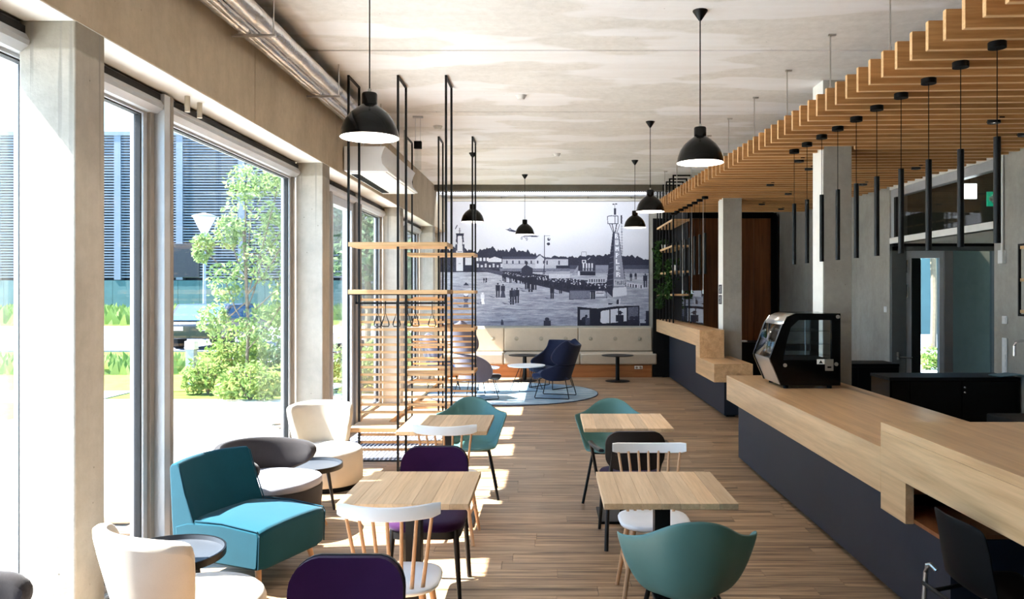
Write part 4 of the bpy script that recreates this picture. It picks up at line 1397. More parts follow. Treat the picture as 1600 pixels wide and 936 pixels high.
# ================================================================== CHAIRS
def spindle_chair(loc, rz, label):
    """front is +Y"""
    t = root('spindle_chair', loc, rz, label, 'chair', 'white spindle back chairs')
    k = MB()
    outl = []
    for i in range(28):
        a = 2 * PI * i / 28
        x, y = math.cos(a), math.sin(a)
        e = 2 / 3.0
        outl.append((0.205 * math.copysign(abs(x) ** e, x), 0.20 * math.copysign(abs(y) ** e, y) + 0.01))
    rings = []
    for z, s in ((0.425, 0.90), (0.432, 0.97), (0.445, 1.0), (0.452, 0.985), (0.456, 0.93), (0.450, 0.6), (0.447, 0.2)):
        rings.append([(a * s, b * s, z) for a, b in outl])
    k.loft(rings)
    k.build('seat', M['white_lacquer'], t, angle=60)
    rings = []
    for i in range(15):
        s = -1 + 2 * i / 14
        x = 0.222 * s
        y = -0.245 + 0.055 * s * s
        tp_ = 1 - 0.42 * max(0, abs(s) - 0.86) / 0.14
        z0, z1 = 0.775 + 0.022 * (1 - tp_) + 0.010 * s * s, 0.838 - 0.01 * (1 - tp_) + 0.012 * s * s
        rings.append([(x, y - 0.009, z0 + 0.004), (x, y - 0.011, (z0 + z1) / 2), (x, y - 0.007, z1 - 0.004), (x, y, z1), (x, y + 0.008, z1 - 0.004), (x, y + 0.009, (z0 + z1) / 2), (x, y + 0.009, z0 + 0.004), (x, y, z0)])
    MB().loft(rings).build('top_rail', M['white_lacquer'], t, angle=50)
    for i in range(7):
        s = -1 + 2 * i / 6
        MB().cyl((0.135 * s, -0.155 + 0.03 * s * s, 0.445), (0.185 * s, -0.243 + 0.05 * s * s, 0.79), 0.0095, 0.0075, n=10).build('spindle', M['beech'], t)
    for sx in (-1, 1):
        for sy in (-1, 1):
            MB().cyl((0.13 * sx, 0.12 * sy + 0.01, 0.43), (0.195 * sx, 0.185 * sy + 0.01, 0.0), 0.0165, 0.0115, n=12).build('leg', M['beech'], t)
        MB().cyl((0.165 * sx, -0.145, 0.20), (0.165 * sx, 0.165, 0.20), 0.0085, n=8).build('stretcher', M['beech'], t)
    MB().cyl((-0.165, 0.0, 0.20), (0.165, 0.0, 0.20), 0.0085, n=8).build('stretcher', M['beech'], t)
    return t
spindle_chair((-0.70, 3.53, 0), 0.03, 'white spindle back chair, its back to the camera, at the front left table')
spindle_chair((-0.72, 5.52, 0), -0.02, 'white spindle back chair between purple chair and far left table')
spindle_chair((0.60, 4.47, 0), PI, 'white spindle back chair facing the camera behind the front right table')

def padded_chair(loc, rz, label, arms=False):
    t = root('padded_chair', loc, rz, label, 'chair', 'purple padded chairs')
    # backrest: curved padded panel with rounded corners
    def panel(w, h, r, zc, thick, mat, nm, dy, par, puff=0.0):
        k = MB()
        nx, nz = 12, 10
        pts = rounded_rect(w, h, r, 6)
        rings_f, rings_b = [], []
        levels = (1.0, 0.97, 0.88, 0.6, 0.3, 0.02)
        def P(a, b, off):
            s = a / (w / 2)
            y = -0.215 + 0.045 * s * s - 0.055 * (b / h + 0.5) + dy + off
            return (a, y, zc + b)
        R = []
        for q in reversed(levels):
            R.append([P(a * q, b * q, thick / 2 + puff * (1 - q ** 4)) for a, b in pts])
        for q in levels:
            R.append([P(a * q, b * q, -thick / 2 - puff * 0.3 * (1 - q ** 4)) for a, b in pts])
        k.loft(R)
        return k.build(nm, mat, par, angle=50)
    b = panel(0.405, 0.27, 0.095, 0.672, 0.026, M['purple'], 'backrest', 0.012, t, 0.012)
    panel(0.41, 0.275, 0.097, 0.672, 0.012, M['black_wood'], 'back_shell', -0.012, t, 0.0)
    # seat
    outl = rounded_rect(0.43, 0.42, 0.12, 6, 0, 0.03)
    k = MB()
    k.loft([[(a * q, 0.03 + (c - 0.03) * q, z) for a, c in outl] for z, q in ((0.425, 0.96), (0.435, 1.0), (0.455, 1.0), (0.468, 0.95), (0.474, 0.75), (0.476, 0.4), (0.476, 0.05))])
    k.build('seat', M['purple'], t, angle=60)
    MB().prism(rounded_rect(0.40, 0.39, 0.08, 5, 0, 0.03), 0.385, 0.425, 'XY').build('seat_frame', M['black_wood'], t, angle=30)
    for sx in (-1, 1):
        MB().cyl((0.175 * sx, 0.19, 0.43), (0.205 * sx, 0.225, 0.0), 0.018, 0.011, n=12).build('leg', M['black_wood'], t)
        MB().tube([(0.205 * sx, -0.27, 0.0), (0.185 * sx, -0.20, 0.40), (0.165 * sx, -0.185, 0.5), (0.16 * sx, -0.215, 0.66)], 0.0145, 10).build('leg', M['black_wood'], t)
        if arms:
            k = MB()
            rings = []
            for q in range(9):
                f = q / 8
                x = (0.275 - 0.04 * (1 - f) ** 2) * sx if f < 0.8 else (0.275 + 0.0 * f) * sx
                y = -0.24 + 0.42 * f
                z = 0.675 - 0.02 * f
                w_, h_ = 0.020, 0.011
                rings.append([(x - w_, y, z), (x - w_ * 0.6, y, z - h_), (x + w_ * 0.6, y, z - h_), (x + w_, y, z), (x + w_ * 0.6, y, z + h_), (x - w_ * 0.6, y, z + h_)])
            k.loft(rings)
            k.build('armrest', M['black_wood'], t, angle=40)
            MB().cyl((0.275 * sx, 0.15, 0.655), (0.225 * sx, 0.20, 0.40), 0.013, 0.012, n=10).build('arm_post', M['black_wood'], t)
            MB().cyl((0.225 * sx, 0.20, 0.41), (0.17 * sx, 0.19, 0.405), 0.012, n=10).build('arm_joint', M['black_wood'], t)
    return t
padded_chair((-0.70, 4.50, 0), PI, 'purple padded chair facing the camera behind the front left table')
padded_chair((-0.715, 2.52, 0), PI, 'purple padded chair cut by the bottom edge, nearest the camera')
padded_chair((0.58, 5.52, 0), 0.03, 'black wooden armchair with purple seat, its back to the camera, at the far right table', arms=True)

def shell_chair(loc, rz, label):
    t = root('shell_armchair', loc, rz, label, 'chair', 'teal shell armchairs')
    # bucket shell: polar sheet from the seat centre to the rim
    NA, NR = 56, 14
    rings = []
    for j in range(NR + 1):
        r = j / NR
        ring = []
        for i in range(NA):
            a = 2 * PI * i / NA               # 0 = +X, pi/2 = front
            ca, sa = math.cos(a), math.sin(a)
            back = max(0.0, -sa)
            ang = math.degrees(math.atan2(sa, ca))
            # rim height as a function of angle from the back
            d = abs(((a + PI / 2 + PI) % (2 * PI)) - PI)      # 0 at back, pi at front
            if d < 1.55:
                c_ = 0.5 + 0.5 * math.cos(PI * min(d / 1.35, 1.0))
                h = 0.255 + 0.115 * c_ ** 0.9
            else:
                f = min((d - 1.55) / 0.62, 1)
                h = 0.255 * (0.5 + 0.5 * math.cos(PI * f)) - 0.015 * f
            rx = 0.235 + 0.075 * math.exp(-((d - 1.5) / 0.38) ** 2)
            ry = 0.235 if sa > 0 else 0.225 + 0.05 * (0.5 + 0.5 * math.cos(min(d, PI) * 1.6) if d < 1.9 else 0)
            e = 2 / 2.35
            X = rx * math.copysign(abs(ca) ** e, ca)
            Yv = ry * math.copysign(abs(sa) ** e, sa)
            f1 = 1 - (1 - r) ** 1.75
            wall = max(h, 0)
            g = max(0.0, (r - 0.42) / 0.58) ** 1.75
            if h < 0:
                z = 0.44 + h * r ** 4
            else:
                z = 0.44 + 0.010 * r * r + h * g
            lim = 0.80 * f1 if h > 0.02 else f1 * 0.95
            sc_ = (lim + 0.20 * r ** 3) if h > 0.02 else f1
            ring.append((X * sc_, Yv * sc_ + 0.0, z))
        rings.append(ring)
    k = MB()
    k.loft(rings[1:], cap=False)
    o = len(k.v)
    k.v.append((0, 0, 0.44))
    k.f += [(o, (i + 1) % NA, i) for i in range(NA)]
    k.build('shell', M['teal_shell'], t, angle=0, solid=0.012, subsurf=1, offset=0)
    for p in t.children if False else []:
        pass
    for o_ in [c for c in COL.objects if c.parent is t]:
        o_.data.polygons.foreach_set('use_smooth', [True] * len(o_.data.polygons))
    for sx in (-1, 1):
        for sy in (-1, 1):
            MB().tube([(0.10 * sx, 0.09 * sy, 0.41), (0.135 * sx, 0.115 * sy, 0.405), (0.15 * sx, 0.13 * sy, 0.385), (0.225 * sx, 0.215 * sy, 0.0)], 0.0115, 10).build('leg', M['black_metal'], t)
    k = MB()
    for sx in (-1, 1):
        k.cyl((0.14 * sx, -0.11, 0.405), (0.14 * sx, 0.11, 0.405), 0.010, n=8)
    for sy in (-1, 1):
        k.cyl((-0.135, 0.115 * sy, 0.402), (0.135, 0.115 * sy, 0.402), 0.010, n=8)
    k.build('seat_frame', M['black_metal'], t, angle=40)
    return t
shell_chair((0.605, 3.43, 0), 0.0, 'teal green plastic shell armchair, its back to the camera, front right')
shell_chair((0.52, 6.62, 0), PI - 0.10, 'teal green plastic shell armchair behind the far right table')
shell_chair((-0.68, 6.72, 0), PI + 0.10, 'teal green plastic shell armchair behind the far left table, before the divider')

# black bar-side chair at the desk niche
bs = root('desk_chair', (1.985, 3.37, 0), math.radians(-88), 'black plastic shell chair with steel legs pulled up to the bar niche', 'chair')
k = MB()
rings = []
prof = [(0.20, 0.435), (0.16, 0.452), (0.05, 0.448), (-0.08, 0.442), (-0.16, 0.450), (-0.195, 0.49), (-0.215, 0.56), (-0.225, 0.64), (-0.24, 0.72), (-0.255, 0.79)]
for (y_, z_) in prof:
    row = []
    for i in range(11):
        s = -1 + 2 * i / 10
        wv = 0.205 if z_ < 0.5 else 0.205 - 0.01 * (z_ - 0.5) / 0.3
        cv = 0.045 * s * s if z_ > 0.47 else 0.0
        row.append((wv * s, y_ + cv, z_ + (0.015 * s * s if z_ < 0.47 else -0.02 * abs(s) ** 4 * max(0, (z_ - 0.7) / 0.09))))
    rings.append(row)
k.loft(rings, cap=False, closed_v=False)
k.build('shell', M['black_matt'], bs, angle=0, solid=0.010, subsurf=1, offset=0)
for o_ in [c for c in COL.objects if c.parent is bs]:
    o_.data.polygons.foreach_set('use_smooth', [True] * len(o_.data.polygons))
for sx in (-1, 1):
    MB().tube([(0.19 * sx, -0.20, 0.475), (0.215 * sx, -0.215, 0.495), (0.235 * sx, -0.22, 0.485), (0.24 * sx, -0.225, 0.45), (0.245 * sx, -0.25, 0.012), (0.24 * sx, -0.20, 0.011), (0.24 * sx, 0.20, 0.011)], 0.011, 10).build('leg', M['steel'], bs)
MB().tube([(-0.245, -0.236, 0.40), (0.245, -0.236, 0.40)], 0.010, 8).build('crossbar', M['black_metal'], bs)
MB().tube([(-0.15, -0.236, 0.40), (-0.15, -0.05, 0.432), (-0.15, 0.12, 0.437)], 0.010, 8).build('seat_strut', M['black_metal'], bs)
MB().tube([(0.15, -0.236, 0.40), (0.15, -0.05, 0.432), (0.15, 0.12, 0.437)], 0.010, 8).build('seat_strut', M['black_metal'], bs)

# ================================================================== LOUNGE SEATS BY THE WINDOW
def tub_chair(loc, az, label):
    """cream pouf with a curved backrest; az = direction of the backrest centre"""
    t = root('tub_chair', loc, az, label, 'lounge chair', 'cream tub chairs')
    R = 0.315
    MB().lathe([(0.001, 0.045), (R - 0.01, 0.045), (R, 0.06), (R, 0.315), (R - 0.008, 0.335), (R - 0.03, 0.355), (R - 0.10, 0.368), (0.001, 0.370)], n=48).build('seat', M['cream'], t, angle=60)
    MB().lathe([(0.001, 0.0), (R - 0.03, 0.0), (R - 0.03, 0.05), (0.001, 0.05)], n=32).build('plinth', M['black_matt'], t, angle=40)
    rings = []
    half = math.radians(56)
    for i in range(25):
        s = -1 + 2 * i / 24
        a = s * half
        top = 0.735 - 0.035 * s * s
        lean = 0.115
        th = 0.085 * (1 - 0.25 * s ** 8)
        sec = []
        ed = 1 - 0.10 * max(0, abs(s) - 0.9) / 0.1
        for (u, z) in ((0, 0.30), (0, 0.45), (0, 0.62), (0.08, 0.99), (0.28, 1.0), (0.72, 1.0), (0.95, 0.985), (1, 0.62), (1, 0.45), (1, 0.30)):
            zz = 0.30 + (top - 0.30) * ((z - 0.30) / 0.70) * ed
            out = (zz - 0.30) / 0.44 * lean
            rad = R - 0.075 + out + th * (u if z >= 0.99 or True else u) - 0.01
            sec.append((rad * math.cos(a), rad * math.sin(a), zz))
        rings.append(sec)
    MB().loft(rings).build('backrest', M['cream'], t, angle=45, subsurf=1)
    return t
tub_chair((-1.65, 3.59, 0), math.radians(240), 'cream tub chair in the front left corner, its back to the camera')
tub_chair((-2.02, 7.02, 0), math.radians(121), 'cream tub chair by the window beside the divider rack')

# teal lounge chair
tl = root('lounge_chair', (-1.90, 4.83, 0), math.radians(-22), 'teal upholstered lounge chair on wooden legs by the window', 'lounge chair')
# local +X is forward; width along Y
w2 = 0.295
sp = [(-0.26, 0.15), (0.36, 0.145), (0.375, 0.16), (0.385, 0.36), (0.37, 0.385), (0.10, 0.405), (-0.10, 0.395), (-0.18, 0.39), (-0.28, 0.36)]
k = MB()
rings = []
for i in range(9):
    s = -1 + 2 * i / 8
    e_ = 0.012 if abs(s) > 0.99 else 0.0
    rings.append([(x - (e_ if x > 0 else -e_), w2 * s, z - (e_ if z > 0.3 else -e_) + (0.012 * (1 - s * s) if z > 0.35 and x > -0.15 else 0)) for x, z in sp])
k.loft(rings)
k.build('seat', M['teal_fabric'], tl, angle=50, bevel=0.012, seg=3)
k = MB()
rings = []
bpf = [(-0.13, 0.37), (-0.20, 0.55), (-0.25, 0.705), (-0.27, 0.725), (-0.315, 0.715), (-0.33, 0.69), (-0.31, 0.40), (-0.29, 0.155), (-0.23, 0.155)]
for i in range(13):
    s = -1 + 2 * i / 12
    rings.append([(x - 0.055 * (1 - s * s) * (1 if z > 0.3 else 0.3) + 0.012, w2 * s * (1 - 0.03 * (z - 0.15)), z + (0.012 * (1 - s * s) if z > 0.6 else 0)) for x, z in bpf])
k.loft(rings)
k.build('backrest', M['teal_fabric'], tl, angle=50, bevel=0.010, seg=3)
for sy in (-1, 1):
    MB().tube([(0.368, w2 * .985 * sy, 0.165), (0.376, w2 * .985 * sy, 0.355), (0.362, w2 * .985 * sy, 0.380), (0.10, w2 * .985 * sy, 0.400), (-0.11, w2 * .985 * sy, 0.394)], 0.0042, 6).build('piping', M['teal_dark'], tl)
    MB().tube([(-0.118, w2 * sy, 0.38), (-0.19, w2 * sy, 0.55), (-0.24, w2 * 0.985 * sy, 0.705)], 0.0042, 6).build('piping', M['teal_dark'], tl)
    for (x0, x1) in ((0.30, 0.335), (-0.25, -0.31)):
        MB().cyl((x0, 0.22 * sy, 0.16), (x1, 0.245 * sy, 0.0), 0.020, 0.012, n=12).build('leg', M['beech'], tl)

def barrel_chair(loc, az, label, top=0.67):
    """charcoal lounge chair with a wraparound back that drops to rounded arms; az = facing"""
    t = root('barrel_chair', loc, az, label, 'lounge chair', 'charcoal barrel chairs')
    outl = []
    for i in range(40):
        a = 2 * PI * i / 40
        x, y = math.cos(a), math.sin(a)
        e = 2 / 2.6
        outl.append((0.33 * math.copysign(abs(x) ** e, x) + 0.02, 0.30 * math.copysign(abs(y) ** e, y)))
    MB().loft([[(0.02 + (x - 0.02) * q, y * q, z) for x, y in outl] for z, q in ((0.17, 0.93), (0.18, 0.97), (0.335, 1.0), (0.345, 0.985))]).build('base', M['grey_fabric'], t, angle=50)
    MB().loft([[(0.02 + (x - 0.02) * q, y * q, z) for x, y in outl] for z, q in ((0.345, 0.97), (0.355, 0.99), (0.39, 0.99), (0.405, 0.95), (0.412, 0.8), (0.415, 0.3), (0.415, 0.02))]).build('seat_cushion', M['pale_grey'], t, angle=60)
    rings = []
    half = math.radians(112)
    N = 33
    for i in range(N):
        s = -1 + 2 * i / (N - 1)
        a = PI + s * half
        f = abs(s)
        zt = top - 0.06 * f ** 2 - 0.02
        zb = 0.32 + 0.15 * (max(0, f - 0.45) / 0.55) ** 1.4
        if f > 0.93:
            q = (f - 0.93) / 0.07
            mid = (zt + zb) / 2
            sh = math.sqrt(max(1 - q * q, 0.10))
            zt = mid + (zt - mid) * sh
            zb = mid + (zb - mid) * sh
        th = 0.07
        r0 = 0.30 + 0.03 * f
        sec = []
        for (u, v) in ((0, 0.0), (0, 0.5), (0.0, 0.92), (0.25, 1.0), (0.75, 1.0), (1, 0.92), (1.0, 0.5), (0.9, 0.0)):
            z = zb + (zt - zb) * v
            rad = r0 + th * u + 0.05 * (z - 0.34)
            sec.append((rad * 1.04 * math.cos(a), rad * math.sin(a), z))
        rings.append(sec)
    MB().loft(rings).build('backrest', M['grey_fabric'], t, angle=50, subsurf=1)
    for (x, y) in ((0.24, 0.2), (0.24, -0.2), (-0.2, 0.2), (-0.2, -0.2)):
        MB().cyl((x, y, 0.19), (x * 1.25, y * 1.25, 0.0), 0.020, 0.012, n=12).build('leg', M['beech'], t)
    return t
barrel_chair((-2.04, 5.67, 0), math.radians(-14), 'charcoal barrel chair with pale grey seat, behind the teal lounge chair')
barrel_chair((-2.16, 2.72, 0), math.radians(10), 'charcoal barrel chair cut by the bottom left corner', top=0.70)

def tray_table(loc, r, label, z=0.335):
    t = root('side_table', loc, 0.35, label, 'side table', 'black tray side tables')
    MB().lathe([(0.001, z - 0.012), (r, z - 0.012), (r + 0.004, z - 0.008), (r + 0.004, z + 0.025), (r - 0.004, z + 0.025), (r - 0.006, z), (0.001, z)], n=56).build('tray', M['tray'], t, angle=40)
    MB().lathe([(r + 0.0045, z - 0.012), (r + 0.0065, z - 0.008), (r + 0.0065, z + 0.027), (r - 0.004, z + 0.027), (r - 0.004, z + 0.0255), (r + 0.0045, z + 0.0255)], n=56).build('rim', M['black_metal'], t, angle=40)
    for i in range(3):
        a = 2 * PI * i / 3 - 0.6
        MB().cyl((r * 0.62 * math.cos(a), r * 0.62 * math.sin(a), z - 0.012), (r * 0.86 * math.cos(a), r * 0.86 * math.sin(a), 0.0), 0.016, 0.010, n=10).build('leg', M['black_wood'], t)
    return t
tray_table((-1.95, 6.30, 0), 0.25, 'black round tray table between charcoal chair and far cream tub chair')
tray_table((-2.06, 4.16, 0), 0.29, 'black round tray table between teal lounge chair and front cream tub chair')

# ================================================================== FAR LOUNGE
rug = root('round_rug', (-0.66, 13.5, 0), label='round mottled blue grey rug in the far lounge', cat='rug')
mr, nt, b = new_mat('rug_pile')
v = obj_coords(nt, (1.2, 5, 1))
nn = noise_node(nt, 2.2, 6, 0.7, v)
nt.links.new(ramp(nt, nn.outputs['Fac'], [(0.32, srgb(82, 108, 132)), (0.5, srgb(140, 164, 180)), (0.68, srgb(188, 200, 206))]), b.inputs['Base Color'])
b.inputs['Roughness'].default_value = 0.95
MB().lathe([(0.001, 0.0), (1.49, 0.0), (1.49, 0.012), (0.001, 0.012)], n=72).build('pile', mr, rug, angle=40)
MB().lathe([(1.49, 0.0), (1.505, 0.0), (1.505, 0.010), (1.49, 0.014)], n=72).build('edge', M['navy'], rug, angle=40)

def sled(par, w, d, z, mat='black_metal', splay=0.06):
    for sx in (-1, 1):
        x0, x1 = (w / 2 - splay) * sx, (w / 2) * sx
        MB().tube([(x0, d / 2 - 0.08, z), (x1, d / 2, 0.016), (x1, d / 2 - 0.005, 0.008), (x1, -d / 2 + 0.005, 0.008), (x1, -d / 2, 0.016), (x0, -d / 2 + 0.08, z)], 0.008, 8).build('sled_leg', M[mat], par)

def wing_chair(loc, az, label, H, mat, seat_mat, wing=True, group=None):
    """front is +Y locally"""
    t = root('wing_chair', loc, az, label, 'lounge chair', group)
    W = 0.34
    # seat: curved pad
    k = MB()
    rings = []
    for (y_, z_, q) in ((0.36, 0.36, 0.92), (0.34, 0.395, 0.98), (0.28, 0.415, 1.0), (0.1, 0.40, 1.0), (-0.1, 0.375, 0.98), (-0.24, 0.37, 0.94)):
        row_t = [(0.30 * q * s, y_, z_ + 0.02 * s * s) for s in np.linspace(-1, 1, 9)]
        row_b = [(0.27 * q * s, y_ - 0.03, z_ - 0.09 + 0.03 * s * s) for s in np.linspace(1, -1, 9)]
        rings.append(row_t + row_b)
    k.loft(rings)
    k.build('seat', seat_mat, t, angle=60, subsurf=1)
    # wraparound back with lower arm lobe, notch, upper wing lobe
    def shell(z0, z1, lobes, nm, m_, ear=0.0):
        k = MB()
        rings = []
        n = 15
        for i in range(n):
            f = i / (n - 1)
            z = z0 + (z1 - z0) * f
            ext = lobes(f)
            rec = -0.22 - 0.30 * ((z - 0.3) / 0.9)
            row = []
            for j in range(21):
                s = -1 + 2 * j / 20
                a = s * ext
                Wd = W - 0.02 * f
                x = Wd * math.sin(min(max(a, -PI / 2), PI / 2))
                over = max(0, abs(a) - PI / 2)
                y = rec + 0.20 * (1 - math.cos(min(abs(a), PI / 2))) + over * 0.30
                zz = z + (ear * abs(s) ** 3 * (f ** 6))
                row.append((x, y, zz))
            rings.append(row)
        k.loft(rings, cap=False, closed_v=False)
        o = k.build(nm, m_, t, angle=0, solid=0.045, subsurf=1, offset=0)
        o.data.polygons.foreach_set('use_smooth', [True] * len(o.data.polygons))
    if wing:
        mid = 0.60 * H + 0.03
        shell(0.30, mid, lambda f: 1.15 + 1.25 * math.sqrt(max(0, 1 - (2 * f - 0.95) ** 2 / 1.1)) * (1 if f < 0.95 else 0.75), 'arm_shell', mat)
        shell(mid, H, lambda f: 1.30 + 0.80 * math.sqrt(max(0, 1 - (2 * f - 1.0) ** 2)), 'back_shell', mat, 0.10)
    else:
        shell(0.30, H, lambda f: 1.0 + 1.35 * math.exp(-((f - 0.32) / 0.24) ** 2) + 0.15, 'back_shell', mat)
    sled(t, 0.56, 0.58, 0.33)
    MB().cyl((-0.21, 0.2, 0.325), (0.21, 0.2, 0.325), 0.008, n=8).build('cross_bar', M['black_metal'], t)
    return t
wing_chair((0.10, 12.95, 0.012), math.radians(76), 'dark navy wing chair with notched sides, right on the rug', 0.88, M['navy'], M['navy_light'])
wing_chair((0.02, 14.25, 0.012), math.radians(140), 'navy low armchair behind the notched wing chair, near the bench', 0.86, M['navy'], M['navy'], wing=False)
wing_chair((-1.22, 12.75, 0.012), math.radians(-62), 'tall grey wing chair seen from behind through the divider slats', 1.22, M['lilac'], M['grey_fabric'])
wing_chair((-1.93, 14.0, 0.012), math.radians(-80), 'small lilac grey wing chair beside the far windows, behind the slats', 0.92, M['lilac'], M['navy_light'])

def coffee_table(loc, r, label):
    t = root('coffee_table', loc, 0.2, label, 'coffee table', 'white wire leg coffee tables')
    MB().lathe([(0.001, 0.425), (r - 0.02, 0.425), (r, 0.44), (r, 0.45), (0.001, 0.45)], n=40).build('top', M['white_lacquer'], t, angle=40)
    for i in range(3):
        a = 2 * PI * i / 3 + 0.5
        c, s = math.cos(a), math.sin(a)
        px, py = -s, c
        MB().tube([(0.10 * c + 0.05 * px, 0.10 * s + 0.05 * py, 0.425), (r * 0.72 * c + 0.16 * px, r * 0.72 * s + 0.16 * py, 0.010), (r * 0.72 * c - 0.16 * px, r * 0.72 * s - 0.16 * py, 0.010), (0.10 * c - 0.05 * px, 0.10 * s - 0.05 * py, 0.425)], 0.007, 8).build('leg', M['black_metal'], t)
    return t
coffee_table((-0.42, 13.85, 0.012), 0.34, 'round white coffee table on wire legs beside the navy wing chair')
coffee_table((-1.14, 13.5, 0.012), 0.27, 'smaller round white coffee table beside the tall grey wing chair')

def bistro(loc, label):
    t = root('pedestal_table', loc, 0, label, 'table', 'black pedestal tables at the bench')
    MB().lathe([(0.001, 0.505), (0.31, 0.505), (0.32, 0.512), (0.32, 0.52), (0.001, 0.52)], n=40).build('top', M['black_metal'], t, angle=40)
    MB().cyl((0, 0, 0.012), (0, 0, 0.505), 0.04, n=20).build('column', M['black_metal'], t)
    MB().lathe([(0.001, 0.0), (0.24, 0.0), (0.245, 0.008), (0.23, 0.016), (0.05, 0.026), (0.001, 0.026)], n=40).build('foot', M['black_metal'], t, angle=40)
    return t
bistro((1.345, 15.35, 0), 'black round pedestal table standing free before the bench, right')
bistro((-0.50, 15.4, 0), 'black round pedestal table half hidden behind the navy armchair')

# upholstered bench along the end wall
bn = root('wall_bench', (0, 16.0, 0), label='long beige buttoned bench with wooden plinth under the mural', cat='bench')
B(-2.40, 2.12, 0.06, 0.8, 0, 0.27).build('plinth', M['oak_plinth'], bn, angle=0)
segs = [(-2.40, -0.985), (-0.98, 0.61), (0.615, 2.20)]
segs2 = [(-2.40, -0.96), (-0.955, 0.625), (0.63, 2.22)]
for (a, b_) in segs:
    B(a, b_, 0.62, 0.74, 0.50, 1.005).build('back_cushion', M['beige'], bn, angle=0, bevel=0.025, seg=3)
    w_ = (b_ - a)
    cs = [a + w_ * q for q in (1 / 6, 0.5, 5 / 6)]
    for cx in cs:
        MB().lathe([(0.001, 0.0), (0.020, 0.002), (0.026, 0.010), (0.045, 0.012), (0.001, 0.012)], n=14).build('button', M['beige_dark'], bn, loc=(cx, 0.60, 0.77)).rotation_euler = (-PI / 2, 0, 0)
for (a, b_) in segs2:
    B(a, b_, 0.0, 0.64, 0.27, 0.495).build('seat_cushion', M['beige'], bn, angle=0, bevel=0.03, seg=3)
B(-2.42, 2.2, 0.74, 0.99, 0.0, 1.03).build('back_board', M['concrete_wall'], bn, angle=0)
so = B(1.76, 1.93, 0.045, 0.06, 0.17, 0.24).build('socket', M['plastic_white'], bn, angle=0, bevel=0.004)
for xx in (1.805, 1.885):
    MB().cyl((xx, 0.040, 0.205), (xx, 0.046, 0.205), 0.024, n=16).build('socket_hole', M['beige_dark'], so)

